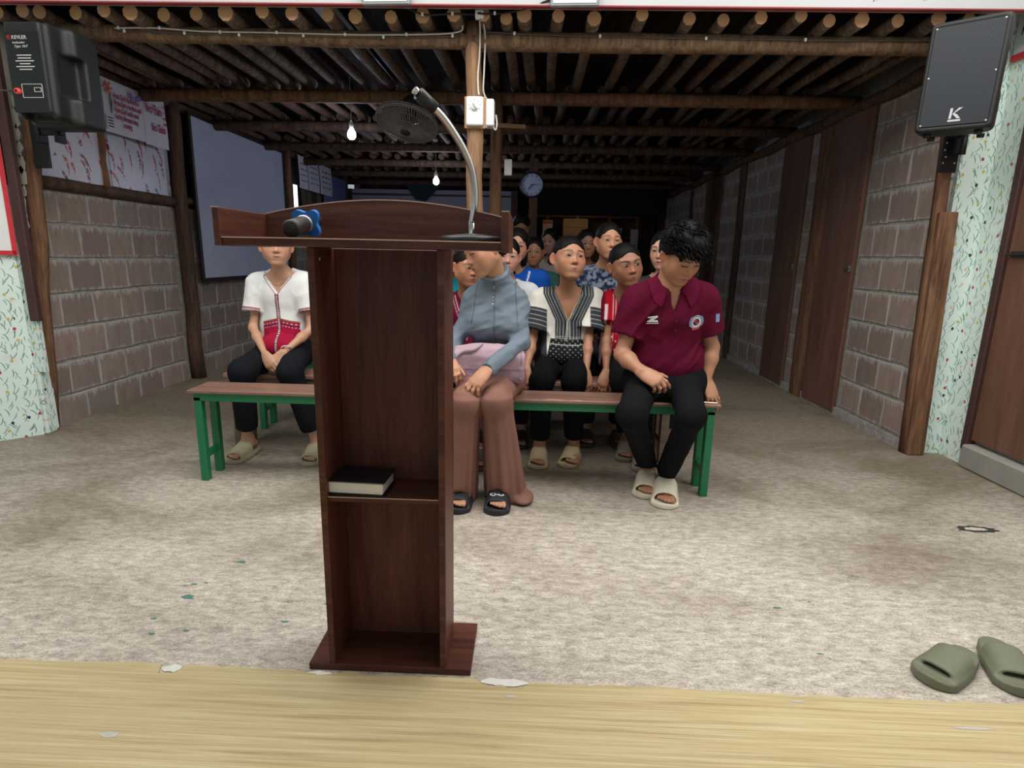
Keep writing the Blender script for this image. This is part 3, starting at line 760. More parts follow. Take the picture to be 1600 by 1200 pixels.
def slide_mesh(L=.25, Wd=.10, heel=.022, toe=.018, strap=(.30, .80), hgt=.062, drop=.016, h=.0025):
    """chunky moulded slide sandal in its own frame: toe to +Y, heel at y=0, ground z=0 -> (V, F)"""
    F = Field((-Wd * .75, -.02, -.006), (Wd * .75, L + .02, hgt + .03), h)
    def outline(X, Y):
        t = np.clip(Y / L, 0, 1); w = Wd / 2 * (.78 + .30 * np.sin(np.clip((t - .12) / .88, 0, 1) * pi * .78)) 
        endr = Wd * .42
        yy = np.clip(Y, endr, L - endr * .95); return np.sqrt((X / w * endr) ** 2 + (Y - yy) ** 2) - endr
    def sole(X, Y, Z):
        d = outline(X, Y) + 0 * Z; top = heel + (toe - heel) * np.clip(Y / L, 0, 1) + .010 * np.clip((Y / L - .86) / .14, 0, 1) ** 2
        dz = np.maximum(Z - top, -Z); r = .006; q0 = np.maximum(d + r, 0); q1 = np.maximum(dz + r, 0)
        return np.sqrt(q0 ** 2 + q1 ** 2) + np.minimum(np.maximum(d + r, dz + r), 0) - r
    F.fn(sole, F.lo, F.lo + F.n * h)
    y0, y1 = strap[0] * L, strap[1] * L
    def arch(grow):
        def g(X, Y, Z):
            t = np.clip((Y - y0) / (y1 - y0), 0, 1); H = (hgt - drop * t + grow) ; w = Wd * .50 + grow
            base = toe * .6
            return (np.sqrt((np.abs(X / w)) ** 2.6 + np.abs(np.maximum(Z - base, 0) / (H - base)) ** 2.6 + 1e-9) - 1) * H * .6
        return g
    st = lambda X, Y, Z: np.maximum(np.maximum(arch(0)(X, Y, Z), -arch(-.0085)(X, Y, Z)), np.maximum(np.maximum(y0 - Y + .35 * (Z - .02) * 0, Y - y1 + .30 * (Z - .02)), -Z + .004))
    F.fn(st, F.lo, F.lo + F.n * h, .010)
    V, Q = F.mesh(); return relax(V, Q, 2), Q
# ================================================================== FURNITURE AND OBJECTS
M_WAL = wood('walnut laminate', (54, 29, 24), (82, 46, 37), (108, 65, 51), 'Z', .9, .42, .05)
M_WALH = wood('walnut laminate lengthwise', (50, 28, 24), (80, 47, 38), (112, 70, 56), 'X', .9, .38, .05)
M_WALY = wood('walnut laminate crosswise', (50, 28, 24), (78, 46, 37), (106, 66, 53), 'Y', .9, .38, .05)
M_EDGE = plain('laminate edge highlight', (206, 168, 146), .35)  # edge banding, the highlight along it put into the pale colour
for m_ in (M_WAL, M_WALH, M_WALY): m_.node_tree.nodes['Principled BSDF'].inputs['Specular IOR Level'].default_value = .22
# ---- lectern
LE = empty('lectern', (-.357, 1.40, 0)); tag(LE, 'tall dark walnut lectern with open shelves and a wide curved tray', 'lectern')
def lb(name, c, d, m=M_WAL, ch=.0015): mb = MB(); mb.box((0, 0, 0), d, ch=ch); return mb.build(name, m, LE, loc=(c[0] + .357, c[1] - 1.40, c[2]))
lb('base_plate', (-.351, 1.432, .010), (.436, .20, .020), M_WALH)
lb('side_panel', (-.5065, 1.413, .565), (.017, .155, 1.09)); lb('side_panel', (-.2075, 1.413, .565), (.017, .155, 1.09))
lb('back_panel', (-.357, 1.482, .565), (.282, .014, 1.09))
lb('shelf', (-.357, 1.408, .491), (.282, .133, .014), M_WALH)
for x in (-.5065, -.2075):
    lb('edge_strip', (x, 1.3350, .565), (.0155, .0022, 1.088), M_WALH, .0005)
lb('edge_strip', (-.357, 1.3410, .4975), (.281, .0015, .0018), M_EDGE, 0)
n = 24; tray = [(-.655 + .60 * i / n, 1.225 - .028 * sin(pi * i / n)) for i in range(n + 1)] + [(-.055, 1.455), (-.655, 1.455)]
mb = MB(); mb.prism(tray, 1.110, 1.127); mb.build('tray_board', M_WALH, LE, loc=(.357, -1.40, 0))
mb = MB(); mb.tube([(x, y - .0012, 1.1266) for x, y in tray[:n + 1]], .0017, 4); mb.build('edge_strip', M_EDGE, LE, loc=(.357, -1.40, 0))
lb('tray_side', (-.6575, 1.338, 1.148), (.015, .238, .078), M_WALY); lb('tray_side', (-.0555, 1.338, 1.147), (.017, .240, .082), M_WALY)
arc = [(-.65 + .586 * i / 20, 1.188 + .037 * sin(pi * i / 20) ** .9) for i in range(21)]
mb = MB(); mb.prism([(-.65, 1.112), (-.064, 1.112)] + arc[::-1], 1.440, 1.455, lambda p: (p[0], p[2], p[1])); mb.build('tray_back', M_WALH, LE, loc=(.357, -1.40, 0))
mb = MB(); mb.tube([(x, 1.440, z + .0004) for x, z in arc], .0018, 4); mb.build('edge_strip', M_EDGE, LE, loc=(.357, -1.40, 0))
for x in (-.6575, -.0555): lb('edge_strip', (x, 1.218, 1.188 if x > -.3 else 1.187), (.016, .003, .002), M_EDGE, 0)
mb = MB(); mb.lathe([(0, .002), (.004, .0015), (.005, 0)], (0, 0, 0), Matrix.Rotation(pi / 2, 3, 'Y'), 10); mb.build('cam_screw', M_STEEL, LE, loc=(-.4975 + .357, 1.37 - 1.40, 1.085))
# ---- book on the shelf
BO = empty('book', (-.432, 1.400, .4985), (0, 0, radians(-3))); tag(BO, 'thick black-covered book lying on the upper shelf of the lectern', 'book')
mb = MB(); mb.box((0, 0, .0195), (.150, .098, .031), ch=.003); mb.build('page_block', wood('page edges', (196, 186, 174), (220, 212, 202), (234, 228, 218), 'X', 3.0, .8, .02, fine=3), BO)
mb = MB(); mb.box((.002, 0, .0014), (.158, .104, .0028), ch=.001); mb.box((.002, 0, .0370), (.158, .104, .0030), ch=.001); mb.box((-.0775, .002, .019), (.004, .1, .038), ch=.001)
mb.build('cover', plain('black book cover', (18, 17, 18), .55), BO)
mb = MB(); mb.box((-.070, -.0492, .0195), (.010, .003, .012)); mb.build('ribbon_marker', M_BRIGHTRED, BO)
# ---- gooseneck stand
MS = empty('microphone_stand', (-.139, 1.358, 1.127)); tag(MS, 'chrome gooseneck microphone stand with round black base on the lectern tray', 'microphone stand')
mb = MB(); mb.smooth = True; mb.lathe([(0, 0), (.071, 0), (.072, .004), (.071, .012), (.066, .0145), (.030, .019), (.012, .021), (0, .0215)], n=40); mb.build('base', plain('black cast base', (26, 27, 30), .42), MS)
M_CHROME = plain('chrome', (200, 200, 204), .18, metal=1.0, var=.02)
mb = MB(); mb.smooth = True; mb.lathe([(.0075, .019), (.0075, .048), (.006, .049)], n=14); mb.build('collar', M_CHROME, MS)
ctl = [(0, 0, .045), (.008, -.005, .095), (.003, -.015, .151), (-.013, -.028, .193), (-.035, -.043, .228), (-.058, -.060, .257), (-.083, -.079, .278)]
def spline(P, m):
    P = [np.array(p) for p in P]; P = [2 * P[0] - P[1]] + P + [2 * P[-1] - P[-2]]; out = []
    for i in range(1, len(P) - 2):
        for k in range(m):
            t = k / m; a, b, c, d = P[i - 1:i + 3]
            out.append(.5 * (2 * b + (c - a) * t + (2 * a - 5 * b + 4 * c - d) * t * t + (3 * b - a - 3 * c + d) * t ** 3))
    return out + [P[-2]]
sp = spline(ctl, 26); mb = MB(); mb.smooth = True
mb.tube(sp, [.0068 + .0018 * (i % 2) for i in range(len(sp))], 10); mb.build('gooseneck', M_CHROME, MS)
mb = MB(); mb.smooth = True; mb.cone((-.072, -.070, .269), (-.100, -.096, .291), .0135, .0135, 16); mb.build('clip_socket', M_BLACKP, MS)
mb = MB(); mb.smooth = True; mb.cone((-.100, -.096, .291), (-.107, -.102, .2965), .008, .008, 12); mb.build('threaded_end', M_CHROME, MS)
# ---- wireless microphone lying on the tray with a blue anti-roll ring
MI = empty('microphone', (-.5110, 1.311, 1.128)); tag(MI, 'black wireless microphone with a blue four-lobed anti-roll ring lying on the tray', 'microphone')
ax = nrm((-.02, .985, .17)); R = Matrix((tuple(nrm(np.cross((0, 0, 1), ax))), tuple(np.cross(ax, nrm(np.cross((0, 0, 1), ax)))), tuple(ax))).transposed().to_3x3()
mb = MB(); mb.smooth = True
mb.lathe([(0, -.072), (.0165, -.072), (.0185, -.069), (.0185, -.030), (.0180, .02), (.017, .085), (.0, .085)], (0, 0, .0305), R, 24); mb.build('handle', plain('smoky black mic body', (44, 40, 38), .35), MI)
mb = MB(); mb.smooth = True; mb.lathe([(0, -.0735), (.0155, -.0735), (.0165, -.0720), (.0188, -.0700), (.0188, -.066)], (0, 0, .0305), R, 24); mb.build('end_cap', plain('matt black cap', (22, 22, 25), .6), MI)
mb = MB(); mb.smooth = True; mb.lathe([(.0180, .004), (.0197, .005), (.0197, .014), (.018, .015)], (0, 0, .0305), R, 24); mb.build('silver_band', M_STEEL, MI)
lobes = []
for i in range(64):
    a = 2 * pi * i / 64 + pi / 4; r = .0305 + .0062 * cos(4 * (a - pi / 4)); lobes.append((r * cos(a), r * sin(a)))
mb = MB(); mb.prism(lobes, .018, .034, lambda p: tuple(R @ Vector((p[0], p[1], p[2])) + Vector((0, 0, .0305)))); mb.build('roll_guard', plain('blue silicone', (24, 104, 186), .45), MI)

# ---- benches
M_GREEN = plain('green painted steel', (22, 112, 72), .42, var=.12, scale=18)
M_TOP = wood('worn brown bench top', (98, 70, 60), (128, 96, 84), (150, 118, 104), 'X', .8, .42, .05)
M_OLD = wood('old grey-brown timber', (70, 58, 50), (104, 88, 78), (132, 114, 102), 'X', .8, .75)
def bench(label, x0, x1, y0, y1, z, mt, mf, th=.016, leg=.036, rail=.040, inset=.02, mid=None):
    B = empty('bench', ((x0 + x1) / 2, (y0 + y1) / 2, 0)); tag(B, label, 'bench', 'wooden topped benches in rows')
    cx, cy = (x0 + x1) / 2, (y0 + y1) / 2; w, d = x1 - x0, y1 - y0
    mb = MB(); mb.box((0, 0, z - th / 2), (w, d, th), ch=.003); mb.build('seat_board', mt, B)
    hx, hy = w / 2 - inset, d / 2 - .014
    for sx in (-1, 1):
        for sy in (-1, 1):
            mb = MB(); mb.box((sx * (hx - leg / 2), sy * (hy - leg / 2), (z - th - rail / 2) / 2), (leg, leg, z - th - rail / 2), ch=.003); mb.build('leg', mf, B)
        mb = MB(); mb.box((sx * (hx - leg / 2), 0, .125), (leg * .8, 2 * (hy - leg), leg * .8), ch=.002); mb.build('stretcher', mf, B)
        mb = MB(); mb.box((sx * (hx - leg / 2), 0, z - th - rail / 2), (leg, 2 * (hy - leg), rail)); mb.build('end_rail', mf, B)
    for sy in (-1, 1):
        mb = MB(); mb.box((0, sy * (hy - leg / 2), z - th - rail / 2), (2 * hx, leg, rail), ch=.003); mb.build('side_rail', mf, B)
    return B
b1 = bench('front bench with brown top and green steel frame, nearest the lectern', -1.60, .885, 2.575, 2.765, .456, M_TOP, M_GREEN)
for i, (px, py, a, b) in enumerate(((.12, 2.585, .05, .008), (.225, 2.582, .03, .006))):
    mb = MB(); n = 12; rr = random.Random(i); mb.prism([(a * cos(2 * pi * k / n) * rr.uniform(.7, 1.1), b * sin(2 * pi * k / n) * rr.uniform(.6, 1.1)) for k in range(n)], 0, .0006)
    mb.build('bare_patch', plain('bare plywood', (176, 148, 120), .7), b1, loc=(px + .3575, py - 2.67, .456))
bench('old grey-brown timber bench, second from the lectern', -1.66, .80, 3.01, 3.21, .446, M_TOP, M_OLD, .022, .045, .03, .03)
bench('green framed bench, third row from the lectern', -1.70, .80, 3.42, 3.62, .456, M_TOP, M_GREEN)
bench('low timber bench, fourth row from the lectern', -1.52, .85, 3.80, 4.0, .456, M_TOP, M_OLD, .022, .045, .03, .03)
bench('dim timber bench at the very back of the rows', -1.0, .85, 5.1, 5.3, .456, M_TOP, M_OLD, .022, .045, .03, .03)
bench('dim timber bench, fifth row from the lectern', -1.45, .85, 4.55, 4.75, .456, M_TOP, M_OLD, .022, .045, .03, .03)

# ---- sandals lying in the foreground
M_OLIVE = plain('olive foam', (108, 112, 92), .6, var=.08, scale=40, bump=.1)
sv, sf = slide_mesh(.232, .104, .030, .024, (.36, .82), .064, .020, h=.0034)
sl_me = np_mesh('moulded_body', sv - V3(0, .135, 0), sf, M_OLIVE)
for lab, x, y, a in (('olive green foam slide sandal, the left one of the empty pair on the floor', 1.168, 1.420, 122), ('olive green foam slide sandal, the right one of the empty pair, cut by the frame', 1.345, 1.425, 161)):
    o = link('slide_sandal', sl_me, None, (x, y, 0), (0, 0, radians(a))); tag(o, lab, 'sandal', 'empty olive pair of slides')

# ---- wall speakers
M_SPK = plain('black speaker shell', (29, 31, 34), .55, var=.08, scale=90, bump=.06)
def m_grille():
    t = NT('perforated steel grille', .5, .2); co = t.n('TexCoord').outputs['Object']; mp = t.n('Mapping'); t.l(co, mp.inputs[0]); mp.inputs['Scale'].default_value = (150, 0, 150)
    mp.inputs['Rotation'].default_value = (0, radians(30), 0)
    k = t.vor(mp.outputs[0], 1.0, rnd=0.0); d = k.outputs['Distance']; t.color(t.mix(t.fr(d, .30, .38), lin((10, 12, 15)), lin((46, 52, 62)))); return t.m
M_GRILLE = m_grille()
def prof(mb, w, d, hh, ch):
    """trapezoid cabinet, front at -Y: wide front, narrower back"""
    P = [(-w / 2, -d / 2), (w / 2, -d / 2), (w / 2, d * .08), (w * .30, d / 2), (-w * .30, d / 2), (-w / 2, d * .08)]
    mb.prism(P, -hh / 2, hh / 2); return mb
SPK_R = empty('loudspeaker', (2.035, 3.060, 1.960), (radians(2), radians(1.0), radians(-40))); tag(SPK_R, 'black wall loudspeaker with mesh grille on the right corner post', 'loudspeaker', 'pair of wall loudspeakers')
def cabinet(root, w=.300, d=.27, hh=.475):
    F = Field((-w / 2 - .02, -d / 2 - .02, -hh / 2 - .02), (w / 2 + .02, d / 2 + .02, hh / 2 + .02), .009)
    F.box((0, -d * .21, 0), (w / 2, d * .29, hh / 2), r=.022)
    F.box((0, d * .12, 0), (w * .34, d * .38, hh / 2 - .012), r=.02, k=.05)
    for s in (-1, 1):
        F.box((s * w * .52, d * .05, .02), (.045, .055, .085), r=.012, k=.01, op='s')
    F.box((0, -d / 2, 0), (w / 2 - .016, .010, hh / 2 - .02), r=.005, op='s')
    V, Q = F.mesh(); V = relax(V, Q, 1); root_m = link('cabinet', np_mesh('cabinet', V, Q, M_SPK), root)
    mb = MB(); mb.box((0, -d / 2 + .005, -.0), (w - .038, .006, hh - .046), ch=.002); g = mb.build('grille', M_GRILLE, root)
    for sx in (-1, 1):
        for sz in (-1, 0, 1):
            mb = MB(); mb.lathe([(0, .003), (.004, .002), (.005, 0)], (0, 0, 0), Matrix.Rotation(pi / 2, 3, 'X'), 8)
            mb.build('screw', M_STEEL, g, loc=(sx * (w / 2 - .026), -d / 2 + .002, sz * (hh / 2 - .03)))
    for sx in (-1, 1):
        for sy in (-.28, .22):
            mb = MB(); mb.smooth = True; mb.cone((0, 0, 0), (0, 0, -.018), .017, .015, 12); mb.build('rubber_foot', M_BLACKP, root, loc=(sx * w * .33, sy * d, -hh / 2))
cabinet(SPK_R)
# K-shaped maker's mark and small word under it
M_SILVER = plain('silver badge', (206, 208, 212), .35, metal=.3)
mb = MB()
for P in ([(-.022, -.022), (-.013, -.022), (-.010, .024), (-.020, .024)], [(-.010, -.002), (-.002, .003), (.026, .024), (.012, .024)], [(-.010, -.001), (-.003, .003), (.010, -.006), (.022, -.022), (.010, -.022)], [(-.024, -.034), (.024, -.034), (.024, -.026), (-.024, -.026)]):
    mb.prism(P, .130, .1345, lambda p: (p[0], -p[2], p[1]))
mb.build('badge', M_SILVER, SPK_R, loc=(.004, 0, -.165))
def bracket(root, dx, dy, dz, Lz):
    for sx in (-.02, .02):
        mb = MB(); mb.box((dx + sx, dy, dz - Lz / 2), (.010, .04, Lz), ch=.002); mb.build('bracket_rail', M_DARKMETAL_B, root)
    mb = MB(); mb.box((dx, dy + .015, dz - Lz / 2), (.052, .006, Lz), ch=.001)
    for k in range(4): mb.box((dx + (-.018 if k % 2 else .016), dy + .011, dz - Lz * (.2 + .2 * k)), (.008, .003, .008))
    mb.build('bracket_plate', M_DARKMETAL_B, root)
M_DARKMETAL_B = plain('black bracket steel', (22, 23, 26), .5, metal=.3)
bk = empty('speaker_bracket', (2.185, 3.30, 1.745)); tag(bk, 'black steel bracket under the right loudspeaker on the corner post', 'bracket', 'speaker brackets')
mb = MB(); mb.box((0, .0, -.075), (.092, .012, .185), ch=.003); mb.build('wall_plate', M_DARKMETAL_B, bk)
mb = MB(); mb.box((.0, -.03, -.03), (.022, .055, .10), ch=.002); mb.box((-.05, -.13, .002), (.05, .24, .012), ch=.002, rot=Matrix.Rotation(-.35, 3, 'Z')); mb.build('arm', M_DARKMETAL_B, bk)
mb = MB(); mb.smooth = True; mb.cone((.028, -.05, .01), (.028, -.05, -.085), .017, .017, 14); mb.build('pole_socket', M_BLACKP, bk)
for k, (a, b) in enumerate(((-.025, -.02), (-.030, -.055), (.012, -.075), (-.02, -.09), (-.03, -.12), (.03, -.12))):
    mb = MB(); mb.lathe([(0, .003), (.005, .0015), (.006, 0)], (0, 0, 0), Matrix.Rotation(pi / 2, 3, 'X'), 8); mb.build('screw', M_STEEL, bk, loc=(a, -.0065, b))
# left speaker, seen from behind: its back panel and one side face the photographer
SPK_L = empty('loudspeaker', (-2.462, 3.135, 1.930), (radians(0), radians(0), radians(177))); tag(SPK_L, 'black wall loudspeaker seen from its lettered back in the left corner', 'loudspeaker', 'pair of wall loudspeakers')
def cabinet_back(root, w=.300, d=.27, hh=.455):
    F = Field((-w / 2 - .02, -d / 2 - .02, -hh / 2 - .02), (w / 2 + .02, d / 2 + .03, hh / 2 + .02), .0085)
    F.box((0, -d * .2, 0), (w / 2, d * .30, hh / 2), r=.02)
    F.box((0, d * .14, .005), (w * .36, d * .36, hh / 2 - .01), r=.02, k=.05)
    F.box((0, d * .52, .012), (w * .31, .02, .205), r=.008, k=.006)
    for s in (-1, 1): F.box((s * w * .50, d * .10, .0), (.055, .062, .095), r=.012, k=.012, op='s')
    F.box((0, d * .44, hh / 2 - .018), (w * .27, .026, .03), r=.01, op='s')
    F.box((0, d * .44, -hh / 2 + .01), (w * .24, .05, .045), r=.01, op='s')
    V, Q = F.mesh(); V = relax(V, Q, 1); link('cabinet', np_mesh('cabinet', V, Q, M_SPK), root)
    yb = d * .52 + .0206
    mb = MB(); mb.box((0, yb + .0, -.01), (w * .60, .004, .36), ch=.001); p = mb.build('rear_plate', plain('black rear plate', (19, 23, 25), .4), root)
    mw = plain('white print', (214, 216, 218), .6); Rb = (pi / 2, 0, pi)
    text('lettering', 'K', .030, (.075, yb + .0026, .135), Rb, M_BRIGHTRED, p); text('lettering', 'KEVLER', .023, (.052, yb + .0026, .137), Rb, mw, p)
    text('lettering', 'loudspeaker', .013, (.05, yb + .0026, .118), Rb, mw, p); text('lettering', 'Type: 10-P', .016, (.045, yb + .0026, .100), Rb, mw, p, shear=.3)
    for k, s in enumerate((.075, .068, .095, .055, .095, .065)):
        mb = MB(); mb.box((0, 0, 0), (s, .0012, .004)); o = mb.build('print_line', mw, p, loc=(0, yb + .0024, .066 - .0125 * k))
    for (cx, cz, a, b) in ((-.018, -.092, .105, .060),):
        for (ox, oz, sx, sz) in ((0, b / 2, a, .0022), (0, -b / 2, a, .0022), (a / 2, 0, .0022, b), (-a / 2, 0, .0022, b), (-.028, -.004, .034, .002), (-.028, .014, .034, .002), (-.045, .005, .002, .02), (-.011, .005, .002, .02)):
            mb = MB(); mb.box((0, 0, 0), (sx, .0014, sz)); mb.build('print_line', mw, p, loc=(cx + ox, yb + .0024, cz + oz))
    mb = MB(); mb.smooth = True; mb.lathe([(.006, .018), (.013, .017), (.015, .012), (.015, .0)], (.055, yb, -.095), Matrix.Rotation(-pi / 2, 3, 'X'), 16); mb.build('plug', plain('coral red plug', (226, 74, 66), .5), root)
    mb = MB(); mb.box((-.0, -d * .2, .0), (.0, .0, .0)); 
    mb = MB(); mb.box((0, -d / 2 - .001, 0), (w - .03, .006, hh - .04)); mb.build('grille', M_GRILLE, root)
cabinet_back(SPK_L)
bk2 = empty('speaker_bracket', (-2.70, 3.27, 1.72)); tag(bk2, 'black steel bracket under the left loudspeaker on the corner post', 'bracket', 'speaker brackets')
mb = MB(); mb.box((0, 0, -.07), (.085, .02, .26), ch=.003); mb.build('wall_plate', M_DARKMETAL_B, bk2)
for sx in (0, .10):
    mb = MB(); mb.box((sx + .04, -.03, -.0), (.022, .06, .15), ch=.002); mb.build('arm', M_DARKMETAL_B, bk2)
mb = MB(); mb.box((.09, -.04, -.015), (.15, .025, .045), ch=.003); mb.box((.20, -.08, .05), (.10, .09, .012), ch=.002); mb.build('cross_bar', M_DARKMETAL_B, bk2)
mb = MB(); mb.smooth = True; mb.cone((.07, -.02, .10), (.07, -.02, .015), .03, .03, 14); mb.build('pole_socket', M_BLACKP, bk2)
mb = MB(); mb.smooth = True; sp = spline([(-2.535, 2.970, 1.835), (-2.60, 2.99, 1.842), (-2.72, 3.08, 1.87), (-2.79, 3.16, 1.90)], 6); mb.tube(sp, .0035, 6)
tag(mb.build('cable', M_BLACKP, base=(-2.535, 2.970, 1.835)), 'black speaker lead from the coral plug to the left wall', 'cable')

# ---- fan hung from the second beam
M_FANG = plain('grey fan plastic', (138, 134, 132), .45); M_FAND = plain('dark grey fan metal', (70, 68, 70), .4, metal=.4)
FN = empty('wall_fan', (-.86, 4.13, 1.955), (radians(-22), radians(7), 0)); tag(FN, 'grey caged fan tilted down from the second ceiling beam', 'fan')
mb = MB(); mb.smooth = True
for r, y in ((.205, 0), (.209, .012), (.205, -.012)): mb.tube([(r * cos(2 * pi * k / 40), r * sin(2 * pi * k / 40), y) for k in range(40)], .006 if y == 0 else .003, 6, closed=True)
mb.build('cage_rim', M_FANG, FN)
mb = MB(); mb.smooth = True
for k in range(64):
    a = 2 * pi * k / 64; mb.tube([((.205 + (.035 - .205) * t) * cos(a + .35 * t), (.205 + (.035 - .205) * t) * sin(a + .35 * t), -.012 - .055 * sin(t * pi / 2)) for t in (0, .12, .3, .55, .8, 1)], .0024, 4, cap=False)
for r in (.06, .11, .16): mb.tube([(r * cos(2 * pi * k / 32), r * sin(2 * pi * k / 32), -.012 - .055 * sin((.205 - r) / .17 * pi / 2)) for k in range(32)], .0016, 4, closed=True)
o = mb.build('front_grille', M_FANG, FN)
mb = MB(); mb.smooth = True
for k in range(56):
    a = 2 * pi * k / 56; mb.tube([((.205 + (.05 - .205) * t) * cos(a), (.205 + (.05 - .205) * t) * sin(a), .012 + .07 * sin(t * pi / 2)) for t in (0, .15, .4, .7, 1)], .0024, 4, cap=False)
mb.build('rear_grille', M_FANG, FN)
mb = MB(); mb.smooth = True; mb.lathe([(0, -.070), (.034, -.070), (.040, -.062), (.036, -.058)], n=20); mb.build('badge_disc', M_FAND, FN)
for k in range(3):
    def bl(u, v, a=2 * pi * k / 3):
        r = .035 + .15 * v; w = (u - .5) * (.6 + .9 * sin(v * pi * .8)); return (r * cos(a + w), r * sin(a + w), .01 * sin(v * 3) + .022 * (u - .5) * 2)
    mb = MB(); mb.smooth = True; mb.grid(bl, 6, 8); mb.build('blade', plain('smoke grey blade', (112, 108, 110), .4), FN)
mb = MB(); mb.smooth = True; mb.lathe([(0, .19), (.045, .18), (.062, .14), (.062, .09), (.05, .075), (.022, .03), (.02, -.03), (0, -.035)], n=20); mb.build('motor_housing', M_FAND, FN)
FBK = empty('fan_bracket', (-.86, 4.38, 2.10)); tag(FBK, 'grey steel plate and arm holding the fan at the second beam', 'bracket')
mb = MB(); mb.box((.05, -.0, .06), (.13, .012, .12), ch=.003); mb.build('mount_plate', M_FAND, FBK)
mb = MB(); mb.smooth = True; mb.tube([(.05 + .028 * cos(a), -.02, .065 + .036 * sin(a)) for a in [2 * pi * k / 18 for k in range(18)]], .010, 8, closed=True); mb.build('hook_ring', M_BLACKP, FBK)
mb = MB(); mb.prism([(-.015, .04), (.115, .04), (.07, -.11), (.015, -.11)], -.06, -.03, lambda p: (p[0], p[2], p[1])); mb.build('arm', M_FAND, FBK)
mb = MB(); mb.smooth = True; mb.cone((.04, -.05, -.06), (.0, -.13, -.10), .035, .03, 14); mb.build('swivel', M_FAND, FBK)

# ---- posts in the middle of the room
M_CPOST = m_log('pale brown post', (104, 78, 58), (146, 112, 86), (176, 140, 110))
o = logpost('log_post', (-.315, 3.35, 0), (-.335, 3.345, 2.285), .047, .045, [M_CPOST, M_END], None, n=14, wob=.005, seed=21, k=12, capm=1); tag(o, 'debarked brown log post standing behind the lectern with a white dial switch', 'post')
o = logpost('log_post', (-.28, 4.37, 0), (-.275, 4.37, 2.20), .046, .042, [M_POST, M_END], None, n=12, wob=.006, seed=22, k=10, capm=1); tag(o, 'dark log post one beam behind the post with the dial switch', 'post')
mb = MB(); mb.box((0, 0, 0), (.36, .02, .028), ch=.002); o = mb.build('batten', wood('brown batten', (120, 88, 62), (150, 112, 82), (170, 132, 98), 'X', 1, .7), loc=(-.245, 4.30, 1.985), rot=(0, radians(2), 0)); tag(o, 'short brown batten nailed across the rear log post behind the switch', 'batten')
# switches on the post
SW = empty('dial_switch', (-.322, 3.290, 1.843)); tag(SW, 'white rounded fan switch with a dial on the front of the post', 'switch')
mb = MB(); mb.box((0, .012, -.002), (.112, .012, .158), ch=.002); mb.build('backing_board', wood('ply backing', (146, 112, 80), (176, 140, 104), (194, 160, 124), 'Z', 1, .7), SW)
F = Field((-.06, -.03, -.09), (.06, .03, .09), .003); F.box((0, -.008, 0), (.046, .016, .073), r=.012); V, Q = F.mesh(); link('switch_body', np_mesh('switch_body', relax(V, Q, 1), Q, M_WHITEP), SW)
mb = MB(); mb.smooth = True; mb.lathe([(0, .012), (.018, .012), (.021, .009), (.022, 0)], (0, -.023, .022), Matrix.Rotation(pi / 2, 3, 'X'), 24); d = mb.build('dial', M_WHITEP, SW)
mb = MB(); mb.box((0, 0, 0), (.007, .010, .034), ch=.002, rot=Matrix.Rotation(radians(-35), 3, 'Y')); mb.build('pointer', plain('grey pointer', (176, 178, 182), .4), d, loc=(.002, -.037, .020))
for k in range(7):
    a = pi * (k / 6 * 1.3 - .15); mb = MB(); mb.box((0, 0, 0), (.0025, .001, .005), rot=Matrix.Rotation(-(a - pi / 2), 3, 'Y')); mb.build('dial_mark', M_INK, d, loc=(.030 * cos(a), -.0245, .022 + .030 * sin(a)))
SB = empty('switch_box', (-.245, 3.345, 1.845)); tag(SB, 'plain white box switch on the right side of the post', 'switch')
mb = MB(); mb.box((0, 0, 0), (.046, .085, .135), ch=.006); mb.build('box_body', M_WHITEP, SB)
mb = MB(); mb.smooth = True; mb.tube(spline([(.015, .02, -.06), (.030, .02, -.075), (.036, .02, -.04), (.030, .02, .0)], 6), .004, 6); mb.build('lead_loop', M_WHITEP, SB)
o = MB().box((0, 0, 0), (.055, .03, .11), ch=.005).build('wall_box', M_WHITEP, loc=(-.185, 4.34, 1.715)); tag(o, 'small white box on the right of the rear log post', 'switch')
JB = empty('junction_box', (-.292, 3.19, 2.268)); tag(JB, 'tiny white junction box at the head of the log post under the fascia', 'socket')
mb = MB(); mb.box((0, 0, 0), (.042, .03, .038), ch=.003); mb.build('box_body', M_WHITEP, JB)
for dx in (-.006, .006):
    mb = MB(); mb.box((0, 0, 0), (.005, .002, .008)); mb.build('socket_slot', M_INK, JB, loc=(dx, -.0155, .002))
# ---- cables
M_WCAB = plain('white cable', (206, 200, 190), .5); M_GCAB = plain('grey cable', (84, 82, 82), .5)
def cable(label, pts, m, r=.0045, clips=(), seg=8):
    mb = MB(); mb.smooth = True; mb.tube(spline(pts, seg), r, 6); o = mb.build('cable', m, base=tuple(pts[0])); tag(o, label, 'cable')
    for c in clips:
        mb = MB(); mb.box((0, 0, 0), (.012, .009, .016), ch=.002); mb.build('cable_clip', M_WHITEP, o, loc=tuple(np.array(c) - np.array(pts[0])))
cable('white cable clipped along the upper face of the left front beam', [(-2.22, 3.285, 2.225), (-2.0, 3.288, 2.228), (-1.75, 3.286, 2.214), (-1.4, 3.289, 2.212), (-1.0, 3.288, 2.206), (-.75, 3.290, 2.208), (-.5, 3.289, 2.214), (-.40, 3.285, 2.226), (-.385, 3.27, 2.25)], M_WCAB, clips=[(x, 3.285, z) for x, z in ((-2.2, 2.227), (-1.98, 2.228), (-1.66, 2.212), (-1.36, 2.212), (-1.0, 2.206), (-.68, 2.209))])
